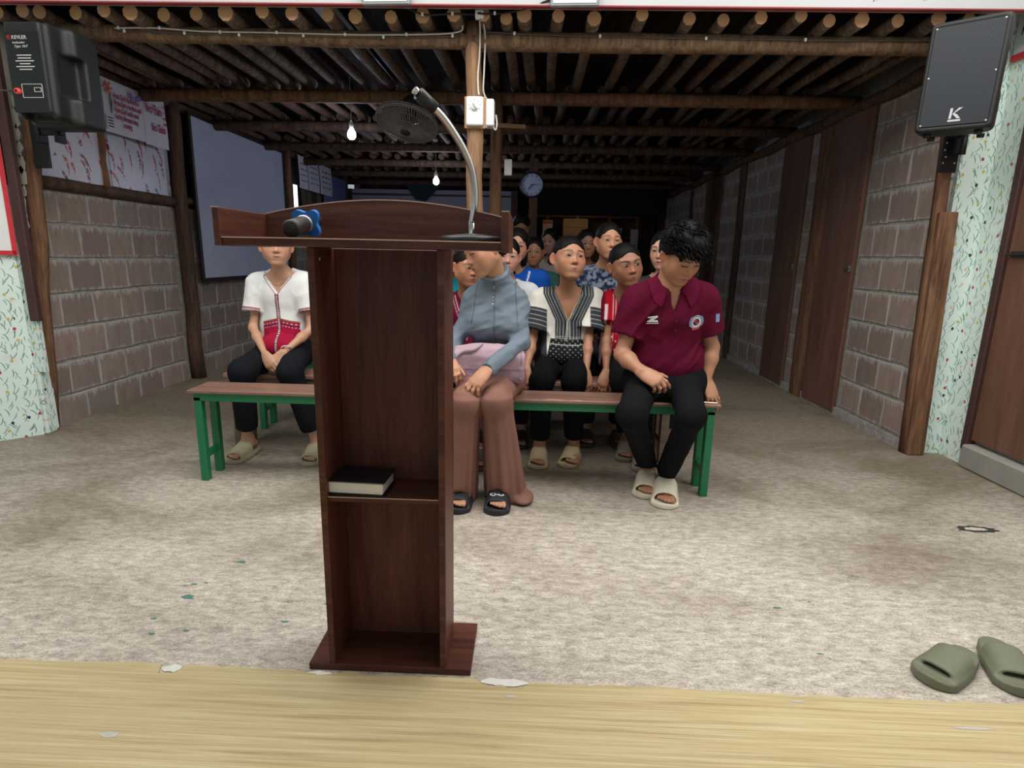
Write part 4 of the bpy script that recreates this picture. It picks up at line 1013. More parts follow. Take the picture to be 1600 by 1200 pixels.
cable('thin grey cable clipped just below the white one on the left front beam', [(-2.22, 3.286, 2.214), (-1.9, 3.289, 2.207), (-1.5, 3.289, 2.199), (-1.1, 3.288, 2.199), (-.7, 3.290, 2.196), (-.45, 3.289, 2.204), (-.385, 3.285, 2.218)], M_GCAB, .0035, clips=[(x, 3.285, z) for x, z in ((-2.17, 2.212), (-1.85, 2.205), (-1.56, 2.199), (-1.22, 2.199), (-.8, 2.196), (-.44, 2.205))])
cable('dark cable clipped along the right front beam', [(-.27, 3.288, 2.225), (0, 3.290, 2.215), (.4, 3.290, 2.209), (.9, 3.289, 2.205), (1.4, 3.289, 2.203), (2.05, 3.290, 2.205)], M_GCAB, .0035, clips=[(x, 3.285, z) for x, z in ((-.12, 2.219), (.32, 2.21), (.86, 2.205), (1.36, 2.203))])
cable('white cable running down the post to the dial switch', [(-.292, 3.20, 2.25), (-.297, 3.28, 2.22), (-.300, 3.294, 2.12), (-.308, 3.294, 2.02), (-.305, 3.293, 1.95), (-.300, 3.288, 1.925)], M_WCAB, .005)
cable('white cable down the right edge of the post to the box switch', [(-.275, 3.20, 2.25), (-.272, 3.30, 2.2), (-.276, 3.302, 2.05), (-.279, 3.302, 1.95), (-.262, 3.31, 1.91)], M_WCAB, .0045)
cable('black cable strung over the log ends on both sides of the junction box', [(-.655, 3.15, 2.285), (-.57, 3.175, 2.262), (-.44, 3.175, 2.266), (-.31, 3.18, 2.267), (-.292, 3.17, 2.268), (-.27, 3.175, 2.267), (-.16, 3.17, 2.270), (-.05, 3.13, 2.278), (.06, 3.10, 2.305)], M_BLACKP, .0045, clips=[(-.575, 3.172, 2.262), (-.425, 3.172, 2.266), (-.215, 3.172, 2.270)])
# ---- floodlights on the fascia (off)
def flood(label, x, z):
    f = empty('floodlight', (x, 3.075, z), (radians(8), radians(-1), 0)); tag(f, label, 'floodlight', 'floodlights under the fascia')
    mb = MB(); mb.box((0, 0, 0), (.232, .035, .20), ch=.006); mb.build('housing', plain('grey alloy', (150, 154, 158), .4, metal=.5), f)
    mb = MB(); mb.box((0, -.0185, 0), (.205, .004, .172), ch=.001); g = mb.build('led_panel', plain('white diode board', (216, 220, 224), .4), f)
    for i in range(9):
        for k in range(6):
            mb = MB(); mb.box((0, 0, 0), (.013, .003, .013), ch=.001); mb.build('diode', plain('pale diode lens', (238, 240, 238), .2), g, loc=(-.084 + .021 * i, -.0215, -.065 + .026 * k))
flood('grey floodlight with rows of diodes left of the post head', -.735, 2.365); flood('grey floodlight with rows of diodes right of the post head', .17, 2.365)
# ---- lamps
def bulb(label, loc, power, zt):
    b = empty('light_bulb', loc); tag(b, label, 'light bulb', 'bare bulbs under the roof')
    t = NT('glowing bulb %.2f' % loc[1]); t.b.inputs['Emission Color'].default_value = (.86, .92, 1, 1); t.b.inputs['Emission Strength'].default_value = 28
    mb = MB(); mb.smooth = True; mb.lathe([(0, -.045), (.018, -.041), (.030, -.028), (.034, -.010), (.030, .012), (.020, .030), (.014, .040)], n=20); mb.build('glass', t.m, b)
    mb = MB(); mb.smooth = True; mb.lathe([(.014, .038), (.019, .042), (.019, .085), (.008, .092)], n=14); mb.build('socket', M_WHITEP, b)
    mb = MB(); mb.tube([(0, 0, .09), (0, 0, 2.46 - loc[2])], .003, 6); mb.build('cord', M_WCAB, b)
    d = bpy.data.lights.new('bulb_light', 'POINT'); d.energy = power; d.color = (.70, .80, 1); d.shadow_soft_size = .05
    o = bpy.data.objects.new('bulb_light', d); COL.objects.link(o); o.location = (0, 0, -.10); o.parent = b
bulb('glowing bare bulb hanging left of the fan', (-1.47, 4.90, 2.03), 6, 2.24); bulb('glowing bare bulb hanging deep in the room behind the fan', (-1.10, 6.80, 1.91), 16, 2.2)
# ---- wall clock
CK = empty('wall_clock', (-.02, 7.0, 1.905), (0, 0, radians(-4))); tag(CK, 'round wall clock with dark rim and bluish face beside the far boards', 'clock')
mb = MB(); mb.smooth = True; mb.lathe([(0, -.03), (.135, -.03), (.140, -.02), (.140, .02), (.128, .028), (.122, .014)], (0, 0, 0), Matrix.Rotation(pi / 2, 3, 'X'), 36); mb.build('rim', plain('dark clock rim', (38, 34, 40), .4), CK)
mb = MB(); mb.lathe([(0, .016), (.124, .016)], (0, 0, 0), Matrix.Rotation(pi / 2, 3, 'X'), 36); face = mb.build('dial_face', plain('pale blue clock face', (176, 190, 222), .5, var=.03), CK)
for k in range(12):
    a = pi * k / 6; mb = MB(); mb.box((0, 0, 0), (.006, .002, .016), rot=Matrix.Rotation(a, 3, 'Y')); mb.build('hour_mark', M_INK, face, loc=(.104 * sin(a), -.018, .104 * cos(a)))
for (a, L, w) in ((radians(85), .085, .006), (radians(217), .075, .008)):
    mb = MB(); mb.box((0, 0, L / 2 - .01), (w, .003, L)); mb.build('hand', M_INK, face, loc=(0, -.021, 0), rot=(0, a, 0))
mb = MB(); mb.box((0, 7.06, 1.1), (.10, .08, 2.2)); o = mb.build('door_post', M_LOGD, base=(0, 7.06, 0)); tag(o, 'dark squared post carrying the wall clock', 'post')
# ---- board on the left wall
BB = empty('whiteboard', (-2.88, 5.96, .84), (0, 0, 0)); tag(BB, 'large grey glossy writing board on the left block wall', 'board')
tb = NT('glossy grey board', .16, spec=.6); tb.color(tb.mix(tb.noise(tb.coord(), 3, 4), lin((176, 180, 204)), lin((204, 208, 228))))
mb = MB(); mb.box((0, 0, .68), (.02, 1.80, 1.34)); mb.build('panel', tb.m, BB)
for (c, d) in (((.004, 0, 0), (.03, 1.86, .03)), ((.004, 0, 1.36), (.03, 1.86, .03)), ((.004, -.915, .68), (.03, .03, 1.36)), ((.004, .915, .68), (.03, .03, 1.36))):
    mb = MB(); mb.box(c, d, ch=.004); mb.build('frame_rail', M_DARKMETAL, BB)
# ---- banners
M_SHEET = plain('white banner film', (214, 210, 222), .5, var=.03, scale=4)
def sheet(name, w, hgt, wav, m, parent, loc):
    mb = MB(); mb.smooth = True; mb.grid(lambda u, v: (wav * sin(u * 9) * (1 - v) + .004 * sin(v * 5), (u - .5) * w, (v - 1) * hgt), 14, 6); o = mb.build(name, m, parent, loc=loc)
    return o
RX = (pi / 2, 0, pi / 2)
M_PINK = plain('crimson marker', (166, 40, 78), .6); M_ORNG = plain('orange print', (206, 98, 56), .6); M_LILAC = plain('lilac print', (120, 112, 168), .6); M_LEAF = plain('leaf green print', (104, 120, 92), .6)
BA = empty('banner', (-2.86, 4.02, 2.20), (0, 0, 0)); tag(BA, 'white hand-lettered banner hung over the fish-pattern window film', 'banner')
sheet('banner_sheet', .44, .34, .003, M_SHEET, BA, (0, .205, 0)); sheet('banner_sheet', .27, .36, .004, M_SHEET, BA, (.003, .545, .01))
for k, tx in enumerate(("if you Can't fly then Run", "if you Can't run then walk", "if you Can't walk crawl", "but by all means keep", "moving", "")):
    if tx: text('lettering', tx, .050, (.012, .100 if k < 4 else .18, -.110 - .044 * k), RX, M_PINK, BA, shear=.1, bold=.0012).scale = (.53, 1, 1)
text('lettering', 'No Pain', .080, (.014, .43, -.12), RX, M_PINK, BA, bold=.0015).scale = (.72, 1.2, 1); text('lettering', 'No Gain', .066, (.014, .48, -.24), RX, M_PINK, BA, bold=.0015).scale = (.72, 1.2, 1)
mb = MB()
for k in range(6): mb.box((0, .026 * cos(k * pi / 3), .026 * sin(k * pi / 3)), (.002, .034, .014), rot=Matrix.Rotation(k * pi / 3, 3, 'X'))
mb.build('flower_print', M_ORNG, BA, loc=(.011, .055, -.06))
mb = MB(); mb.tube([(0, 0, 0), (0, .006, -.06), (0, .0, -.13)], [.003, .008, .002], 5); mb.build('stem_print', M_LEAF, BA, loc=(.009, .07, -.09))
mb = MB()
for s in (-1, 1): mb.prism([(0, 0), (s * .055, .038), (s * .06, .0), (s * .02, -.02)][::s], 0, .002, lambda p: (p[2], p[0], p[1]))
mb.build('butterfly_print', M_LILAC, BA, loc=(.011, .33, -.065))
for k in range(4):
    mb = MB(); mb.box((0, 0, 0), (.002, .015, .022), rot=Matrix.Rotation(.4 * k, 3, 'X')); mb.build('petal_print', M_PINK, BA, loc=(.016, .652 + .004 * (k % 2), -.05 - .04 * k))
mb = MB(); mb.box((0, 0, 0), (.003, .07, .09)); q = mb.build('small_label', M_SHEET, BA, loc=(.011, .045, -.28))
for k in range(4):
    mb = MB(); mb.box((0, 0, 0), (.002, .05, .008)); mb.build('print_line', plain('navy print', (50, 56, 84), .6), q, loc=(.002, 0, .03 - .018 * k))
NO = empty('notice', (-2.85, 7.85, 2.24)); tag(NO, 'pale lettered sheets hung on the far left wall under the roof', 'notice')
for k, (y, w) in enumerate(((-.42, .28), (-.08, .38), (.36, .46))):
    s = sheet('paper_sheet', w, .38, .004, M_SHEET, NO, (.004 * k, y, 0))
    for j in range(4):
        for q in range(3):
            mb = MB(); mb.box((0, 0, 0), (.002, .05 + .03 * ((q * 7 + j * 3) % 4) / 4, .012)); mb.build('print_line', M_LILAC if k < 2 else M_INK, s, loc=(.010, -w * .28 + q * w * .26, -.09 - .065 * j))
# daylight slit and curtain strips under the notices
def glow(name, c, s):
    t = NT(name); t.b.inputs['Emission Color'].default_value = (*c, 1); t.b.inputs['Emission Strength'].default_value = s; return t.m
W2 = MB().box((-2.935, 7.36, 1.70), (.01, .10, .40)).build('window_2', glow('daylight gap', (.92, 1, .86), 2.2)); W2['kind'] = 'structure'
CU = empty('curtain', (-2.90, 8.0, 1.88)); tag(CU, 'olive and brown curtain strips hanging under the pale notices', 'curtain')
for k, (y, c) in enumerate(((-.46, (92, 74, 62)), (-.30, (88, 84, 60)), (-.12, (60, 50, 46)), (.05, (92, 96, 70)), (.22, (76, 66, 56)), (.38, (96, 92, 70)))):
    sheet('curtain_strip', .16, .45, .012, plain('curtain %d' % k, c, .8), CU, (0.005 * (k % 2), y, 0))
mb = MB(); mb.box((-2.868, 8.65, 1.85), (.006, .95, .62)); o = mb.build('blue_sheet', plain('dim blue tarpaulin', (108, 112, 164), .6), base=(-2.868, 8.65, 1.5)); tag(o, 'blue sheet lining the far left wall beside the notices', 'sheet')
mb = MB(); mb.prism([(-.26, 0), (.30, 0), (.06, -.25), (-.10, -.22)], 0, .01, lambda p: (p[0], p[2], p[1])); o = mb.build('hanging_cloth', plain('dark teal cloth', (30, 50, 56), .9), loc=(-1.75, 9.44, 2.16)); tag(o, 'dark teal cloth hanging from the far beam above the grey boards', 'cloth')
# ---- shelves and clutter in the far room
SH = empty('shelf_unit', (.8, 12.2, 0)); tag(SH, 'brown open shelf unit at the far end of the dark back room', 'shelf')
M_BRN = wood('far brown boards', (70, 46, 36), (100, 68, 52), (122, 88, 68), 'Z', .5, .7)
for x in (-1.1, -.5, .1, .75, 1.3): MB().box((x, 0, 1.0), (.06, .3, 2.0)).build('upright', M_BRN, SH)
for z in (.3, 1.05, 1.5, 1.9): MB().box((.1, .02, z), (2.4, .28, .03)).build('shelf_board', M_BRN, SH)
for i, (x, z, w, hh, c, lab) in enumerate(((-.30, 1.55, .26, .40, (210, 200, 186), 'cream carton standing on the far shelf'), (.30, 1.56, .20, .30, (226, 190, 170), 'pale carton with an orange lid on the far shelf'), (.86, 1.56, .50, .34, (176, 132, 92), 'wide tan carton on the far shelf'), (1.62, 1.20, .34, .62, (190, 184, 196), 'white papered board leaning on the far shelf'), (2.05, 1.25, .14, .60, (180, 174, 186), 'narrow pale board beside the papered one'), (.66, 1.2, .22, .36, (120, 110, 100), 'small grey carton on the middle board of the far shelf'))):
    b = empty('carton', (x, 12.04, (1.066 if i > 2 else 1.516))); tag(b, lab, 'box', 'cartons in the back room')
    MB().box((0, 0, hh / 2), (w, .12, hh), ch=.006).build('carton_body', plain('carton %d' % i, c, .8), b)
    MB().box((0, -.062, hh * (.86 if i == 1 else .5)), (w * .9, .004, hh * (.2 if i == 1 else .02))).build('lid_band' if i == 1 else 'fold_line', M_ORNG if i == 1 else M_BRN, b)
dl = bpy.data.lights.new('back_room_lamp', 'POINT'); dl.energy = 3; dl.color = (1, .82, .62); dl.shadow_soft_size = .12
o = bpy.data.objects.new('back_room_lamp', dl); COL.objects.link(o); o.location = (.9, 11.2, 2.0)
# ================================================================== PEOPLE
M_SKIN = vcol('skin', .46, .42, sub=.05, bump=.08, bscale=260); M_FEAT = vcol('face features', .4, .45); M_CLOTH = vcol('woven cloth', .9, .06, bump=.25, bscale=700)
M_KNIT = vcol('soft jersey', .85, .08, bump=.12, bscale=900); M_LEATH = vcol('sandal foam', .6, .3)
M_HAIR = NT('black hair', .55, spec=.14)
_hv = M_HAIR.coord(scale=(1, 1, .12)); _hn = M_HAIR.noise(_hv, 220, 3, .7)
M_HAIR.color(M_HAIR.mix(_hn, lin((6, 6, 7)), lin((18, 16, 17)))).bump(_hn, .35, .004); M_HAIR = M_HAIR.m

def head_prims(F, c, R, H, p):
    """skull, face, nose, lips, ears into the body field. R rows: side, forward, up"""
    W = lambda x, y, z: c + H * (x * R[0] + y * R[1] + z * R[2])
    wf = p.get('wide', 1.0); jw = p.get('jaw', 1.0); ns = p.get('nose', 1.0)
    F.ell(W(0, -.07, .12), H * V3(.335 * wf, .40, .375), R, 0)
    F.ell(W(0, .085, -.09), H * V3(.300 * wf, .290, .365), R, H * .10)
    for s in (-1, 1):
        F.cone(W(s * .215 * jw, .00, -.21), W(s * .075, .245, -.405), H * .115, H * .085, H * .10)
        F.ell(W(s * .17 * wf, .225, -.11), H * V3(.110, .090, .105), R, H * .12)
        F.ell(W(s * .125 * wf, .215, -.225), H * V3(.095, .085, .095), R, H * .12)
        F.cone(W(s * .05, .325, .095), W(s * .20, .26, .100), H * .040, H * .04, H * .09)
    F.ell(W(0, .285, -.415), H * V3(.085, .072, .062), R, H * .08)
    for s in (-1, 1):
        F.ell(W(s * .138, .400, .020), H * V3(.075, .042, .034), R, H * .08, 's')
        F.ell(W(s * .138, .275, .005), H * V3(.088, .080, .060), R, H * .05)
    F.cone(W(0, .335, .03), W(0, .395, -.115), H * .034 * ns, H * .045 * ns, H * .06)
    F.ell(W(0, .410, -.130), H * V3(.055 * ns, .048, .044), R, H * .03)
    for s in (-1, 1): F.ell(W(s * .062 * ns, .365, -.145), H * V3(.038, .045, .033), R, H * .025)
    F.ell(W(0, .30, -.27), H * V3(.135, .085, .085), R, H * .08)
    F.cone(W(-.070, .362, -.260), W(0, .385, -.246), H * .017, H * .024, H * .02); F.cone(W(.070, .362, -.260), W(0, .385, -.246), H * .017, H * .024, H * .02)
    F.cone(W(-.050, .365, -.296), W(.050, .365, -.296), H * .026, H * .026, H * .022)
    F.cone(W(-.09, .372, -.273), W(.09, .372, -.273), H * .006, H * .006, H * .014, 's')
    if p.get('ears', True):
        for s in (-1, 1):
            f_ = nrm(-R[1] * .80 + R[0] * s * .62 + R[2] * .12); er = np.stack([nrm(np.cross(f_, R[2])), f_, np.cross(nrm(np.cross(f_, R[2])), f_)]); e = W(s * .335 * wf, -.02, -.02) + f_ * H * .045
            F.ell(e, H * V3(.026, .085, .135), er, H * .02); F.ell(e + H * (.022 * R[1] + s * .012 * R[0]) - f_ * H * .01, H * V3(.018, .050, .085), er, H * .015, 's'); F.ell(e - H * .115 * R[2] - f_ * H * .02, H * V3(.026, .036, .036), R, H * .02)
def hand(F, w, d, n, s, size=.175, curl=(20, 25, 15), spread=1.0, thumb=(.55, .45, 25), k=.006):
    """w wrist, d towards the knuckles, n back of the hand, s towards the thumb. curl: degrees at the three joints (or four triples)"""
    d = nrm(d); n = nrm(n - d * np.dot(n, d)); s = nrm(s - d * np.dot(s, d) - n * np.dot(s, n)); L = size
    if not hasattr(curl[0], '__len__'): curl = [curl] * 4
    kn = []
    for i, (o, l) in enumerate(((.155, .47), (.055, .50), (-.05, .485), (-.145, .44))):
        q = w + L * (d * l + s * o + n * .02 * (1 - abs(o) * 5)); kn.append(q); F.cone(w + s * o * L * .55, q, L * .085, L * .066, L * .10 if i == 0 else L * .06, flat=(n, .75))
    F.ell(w + d * L * .25, L * V3(.20, .28, .095), np.stack([s, d, n]), L * .06)
    for i, (q, ln, r) in enumerate(zip(kn, (.42, .47, .43, .33), (.049, .050, .047, .041))):
        sp = radians((5, 1, -4, -9)[i] * spread); dd = nrm(d * cos(sp) + s * sin(sp)); nn = n; a = q
        for j, (f, c) in enumerate(zip((.45, .31, .24), curl[i])):
            t = radians(c); dd2 = dd * cos(t) - nn * sin(t); nn = nn * cos(t) + dd * sin(t); dd = dd2; b = a + dd * L * ln * f
            F.cone(a, b, L * r * (1 - .09 * j), L * r * (1 - .09 * (j + 1)), k); a = b
    a = w + L * (d * .10 + s * .10 - n * .02); o, f, bend = thumb; t = nrm(s * o + d * (1 - o * .45) - n * f); b = a + t * L * .23
    F.cone(a, b, L * .082, L * .060, L * .06); t2 = nrm(t * cos(radians(bend)) + nrm(d - n * .3) * sin(radians(bend))); m = b + t2 * L * .19; F.cone(b, m, L * .058, L * .052, k); F.cone(m, m + nrm(t2 + d * .3) * L * .13, L * .052, L * .040, k)
def foot(F, a, t, size=.24, k=.02):
    """a: ankle joint; t: toe direction on the floor (sole level = a.z - .085*size/.24)"""
    t = nrm(V3(t[0], t[1], 0)); s = V3(-t[1], t[0], 0); L = size; z0 = a[2] - .30 * L; g = lambda y, x, z: V3(a[0], a[1], 0) + t * L * y + s * L * x + V3(0, 0, z0 + L * z)
    F.cone(g(-.18, 0, .13), g(.10, 0, .15), L * .125, L * .12, k); F.cone(a, g(.02, 0, .16), L * .145, L * .13, k)
    F.cone(g(.05, .0, .17), g(.50, .03, .075), L * .125, L * .07, k, flat=(s, 1.25)); F.cone(g(.50, .10, .065), g(.48, -.11, .055), L * .062, L * .05, k)
    for x, y, r in ((.135, .74, .052), (.065, .76, .040), (.0, .735, .037), (-.06, .70, .034), (-.115, .655, .033)):
        F.cone(g(.52, x * .85, .06), g(y - .03, x, .045), L * r * .95, L * r, L * .008)

def decal(bvh, c, R, H, cx, cz, fn, nu, nv, lift, colf, ray=None, out=None):
    """patch in face coordinates draped on the face: fn(u,v)->(x,z,extra lift)"""
    P = []; C = []
    dr = -R[1] if ray is None else ray[0] * R[0] + ray[1] * R[1] + ray[2] * R[2]; dr = nrm(dr)
    for j in range(nv + 1):
        for i in range(nu + 1):
            u, v = -1 + 2 * i / nu, -1 + 2 * j / nv; x, z, e = fn(u, v)
            base = c + H * ((cx + x) * R[0] + .30 * R[1] + (cz + z) * R[2]); o = base - dr * H * .5
            hit = bvh.ray_cast(Vector(o), Vector(dr), H * 1.2)
            q = np.array(hit[0]) if hit[0] is not None else base
            P.append(q - dr * (lift + e) * H); C.append(colf(u, v, x, z))
    F = [(j * (nu + 1) + i, j * (nu + 1) + i + 1, (j + 1) * (nu + 1) + i + 1, (j + 1) * (nu + 1) + i) for j in range(nv) for i in range(nu)]
    return np.array(P), np.array(F), np.array(C)
def add_features(root, base, bvh, c, R, H, p):
    sk = L3(p['skin']); eyew, eyeh = p.get('eye', (.074, .021)); gx, gz = p.get('gaze', (0, 0)); tilt = p.get('tilt', .10); low = p.get('closed', False); ez = .012
    lash = L3((20, 14, 12))
    for s in (-1, 1):
        if p.get('hide_eye') == s: continue
        cx = s * .138
        up = lambda u: eyeh * (1 - abs(u) ** 2.2) * (1.0 if not low else .10) + tilt * s * u * .09
        dn = lambda u: -eyeh * (.72 if not low else .55) * (1 - abs(u) ** 2.4) + tilt * s * u * .09
        def fn(u, v): a, b = dn(u), up(u); t = (v + 1) / 2; return u * eyew, a + (b - a) * t, .010 * (1 - u * u) * (1 - v * v)
        def cf(u, v, x, z):
            d = sqrt((x - gx * .03) ** 2 + (z - gz * .03) ** 2)
            if low: return lash
            return L3((8, 6, 6)) if d < .022 else L3((26, 16, 13)) if d < .044 else L3((164, 150, 142)) * (.65 if v > .35 else 1)
        P, F, C = decal(bvh, c, R, H, cx, ez, fn, 18, 8, .004, cf); link('eye', np_mesh('eye', P, F, M_FEAT, base, C), root)
        th = p.get('lash', .012)
        def fl(u, v): return u * eyew * 1.06, up(u * .97) + th * (.25 + .75 * (v + 1) / 2) * (1 - .35 * abs(u)), .012 * (1 - u * u)
        P, F, C = decal(bvh, c, R, H, cx, ez, fl, 16, 2, .007, lambda *a: lash); link('eyelashes', np_mesh('eyelashes', P, F, M_FEAT, base, C), root)
        bz = p.get('brow', .108); bt = p.get('browth', .014) * .9
        def fb(u, v): w = bt * (1 - .55 * max(0, u * s) ** 1.5 - .3 * (u * s < -.8)); return u * .098 + s * .008, .020 * (1 - u * u) + .012 * s * u * p.get('browtilt', -.6) + v * w, .002
        bc = L3(p.get('browcol', (30, 24, 22)))
        P, F, C = decal(bvh, c, R, H, cx + s * .005, bz, fb, 14, 3, .006, lambda u, v, x, z: bc * (1 - .5 * (abs(v) > .9)) + sk * .35 * (abs(v) > .9) + sk * .10); link('eyebrow', np_mesh('eyebrow', P, F, M_FEAT, base, C), root)
    lw = p.get('lipw', .100); lc = L3(p.get('lip', (158, 92, 84)))
    def fm(u, v):
        k = 1 - abs(u) ** 1.9
        if v >= 0: z = v * (.024 * k * (1 - .22 * math.exp(-(u / .16) ** 2)))
        else: z = v * .029 * k
        return u * lw, z + .006 * abs(u) * p.get('smile', 0), .004 * k * (1 - abs(abs(v) - .5) * 2) 
    P, F, C = decal(bvh, c, R, H, 0, -.272, fm, 18, 8, .003, lambda u, v, x, z: (L3((62, 28, 26)) if abs(v) < .05 else lc * (.82 if v > 0 else 1.0))); link('lips', np_mesh('lips', P, F, M_FEAT, base, C), root)
    for s in (-1, 1):
        P, F, C = decal(bvh, c, R, H, s * .030, -.178, lambda u, v: (.017 * u * sqrt(max(0, 1 - v * v * .8)), .008 * v, 0), 6, 4, .003, lambda *a: L3((46, 24, 20))); link('nostril', np_mesh('nostril', P, F, M_FEAT, base, C), root)

def hair_cap(c, R, H, p, h=.005):
    """hair as its own surface: p['hair'] picks the cut"""
    st = p['hair']; tt = p.get('hairt'); W = lambda x, y, z: c + H * (x * R[0] + y * R[1] + z * R[2]); wf = p.get('wide', 1.0)
    r = .62 if st != 'long' else 1.25; F = Field(c - H * V3(r, r, r + (.9 if st == 'long' else 0)), c + H * V3(r, r, r), h)
    t = {'crop': .016, 'short': .045, 'thick': .085, 'tied': .035, 'long': .045}[st] if tt is None else tt
    F.ell(W(0, -.075, .125), H * V3((.325 + t) * wf, .40 + t, .378 + t * 1.2), R, 0)
    if st == 'thick':
        for x, y, z, q in ((0, .20, .42, .22), (.14, .10, .46, .20), (-.14, .10, .46, .20), (0, -.08, .50, .24), (.20, -.12, .38, .20), (-.20, -.12, .38, .2), (0, -.30, .36, .22), (.10, .27, .38, .15)): F.ell(W(x, y, z), H * V3(q, q, q * .72), R, H * .06)
    if st in ('tied', 'long'): F.ell(W(0, -.36, -.02), H * V3(.26, .20, .30), R, H * .08)
    if st == 'tied': F.ell(W(0, -.50, p.get('bun', .02)), H * V3(.13, .12, .13), R, H * .03)
    if st == 'long':
        for s in (-1, 1): F.cone(W(s * .26, -.12, .0), W(s * .27, -.08, -.52), H * .13, H * .10, H * .08)
        F.cone(W(0, -.30, -.05), W(0, -.24, -.80), H * .26, H * .22, H * .1)
    # clear the face
    fz, ez_ = p.get('hairline', (.30, .04)); n = (0, -(fz - ez_), .40); nn = -(n[1] * R[1] + n[2] * R[2])
    if st in ('crop', 'short', 'thick'):
        F.ell(W(0, .46, fz - .345), H * V3(p.get('temple', .285), .40, .345), R, H * .03, 's')     # forehead, receding at the temples
        F.cut(nn * 0 - R[2] + R[1] * .18, W(0, -.06, ez_ - .10), H * .03)
        F.cut(-R[2] * .55 + R[1], W(0, .11, .05), H * .02, c - H * .7, c + H * .7) if False else None
        for s in (-1, 1): F.ell(W(s * .36, -.02, -.06), H * V3(.10, .10, .13), R, H * .02, 's'); F.ell(W(s * .33, .22, -.06), H * V3(.14, .20, .22), R, H * .02, 's')
    else:
        F.ell(W(0, .36, -.08 + (.0)), H * V3(p.get('open', .255), .34, .395), R, H * .04, 's')
        if st == 'tied':
            F.cut(-R[2], W(0, -.2, -.30), H * .03)
            for s in (-1, 1): F.ell(W(s * .33, .02, -.10), H * V3(.10, .14, .20), R, H * .02, 's')
            F.cut(-R[2] + R[1] * .6, W(0, -.15, -.24), H * .03)
    amp = {'crop': .010, 'short': .03, 'thick': .016, 'tied': .012, 'long': .02}[st] * H
    sc = 90 if st in ('crop', 'short', 'thick') else 60
    def disp(P):
        q = (P - c) @ R.T / H
        if st in ('tied', 'long'): return amp * (vnoise(np.stack([np.arctan2(q[:, 0], q[:, 2] + .6) * 9, q[:, 1] * 3, q[:, 2] * 1.0], 1), (2.2, 1, 1)) - .5)
        return amp * (fnoise(P, (sc, sc, sc * .7)) - .5) * 2
    F.displace(disp, .03); V, Q = F.mesh(); V = relax(V, Q, 1)
    return V, Q
def tufts(c, R, H, n, length, seed, mat, zmin=.26):
    """fine straight locks swept up and forward over a thick haircut, one mesh"""
    r = random.Random(seed); mb = MB(); mb.smooth = True; W = lambda q: c + H * (q[0] * R[0] + q[1] * R[1] + q[2] * R[2])
    for i in range(n):
        a = r.uniform(0, 2 * pi); e = r.uniform(.0, 1.0); rad = sqrt(max(0, 1 - e * e)); b = V3(.40 * rad * cos(a), -.07 + .46 * rad * sin(a), .14 + .46 * e)
        if b[2] < .22 - .5 * max(0, -b[1] - .1): continue
        o = nrm(V3(b[0] / .16, (b[1] + .07) / .21, (b[2] - .14) / .21)); fl = V3(.25 * (1 if b[0] > -.1 else -.3), .9, -.1 if b[1] > .15 else .25); d = nrm(o * .42 + fl * (.75 + .4 * r.random()) + V3(r.uniform(-.2, .2), r.uniform(-.2, .2), r.uniform(-.1, .2))); L = length * r.uniform(.6, 1.2)
        t = nrm(d - o * .8); mb.tube([W(b - d * .06), W(b + d * L * .5), W(b + d * L * .8 + t * L * .25)], [H * .020, H * .015, H * .002], 4, cap=False)
    return mb

def skin_colors(V, c, R, H, p, J):
    sk = L3(p['skin']); q = (V - c) @ R.T / H; C = np.tile(sk, (len(V), 1)); nz = fnoise(V, (40, 40, 40))
    C *= (.93 + .14 * nz)[:, None]
    def blob(x, y, z, r, col, w):
        d = np.exp(-(((q - V3(x, y, z)) / np.asarray(r)) ** 2).sum(1)); C[:] = C + (np.asarray(L3(col)) - C) * (d * w)[:, None]
    red = tuple(min(255, int(a * b)) for a, b in zip(p['skin'], (1.04, .84, .82)))
    for s in (-1, 1): blob(s * .18, .28, -.10, (.12, .2, .10), red, .5); blob(s * .34, -.04, -.03, (.06, .1, .14), red, .7)
    blob(0, .42, -.13, (.07, .1, .06), red, .5)
    dk = tuple(int(a * .80) for a in p['skin'])
    for s in (-1, 1): blob(s * .138, .30, .0, (.10, .2, .05), dk, .45)
    blob(0, .30, -.36, (.10, .2, .025), dk, .3)
    if p.get('buzz'):                                               # close-cropped sides
        fz, e = p.get('buzzline', (.31, -.02)); line = e + (fz - e) / .40 * (q[:, 1] + .06)
        m = np.clip((q[:, 2] - line) / .05, 0, 1) * np.clip((((q[:, 0] / .285) ** 2 + ((q[:, 1] - .46) / .42) ** 2 + ((q[:, 2] - (fz - .345)) / .345) ** 2) - 1) / .12, 0, 1) * (q[:, 2] > -.35) * (np.abs(q).max(1) < .7) * np.clip((.42 - q[:, 1]) / .05, 0, 1)
        ear = np.exp(-(((q - V3(0, -.04, -.03)) / V3(9, .10, .15)) ** 2).sum(1)) * (np.abs(q[:, 0]) > .325); m = m * (1 - np.clip(ear * 2, 0, 1))
        C[:] = C * (1 - .8 * m[:, None]) + L3((30, 26, 26)) * .8 * m[:, None]
    return C

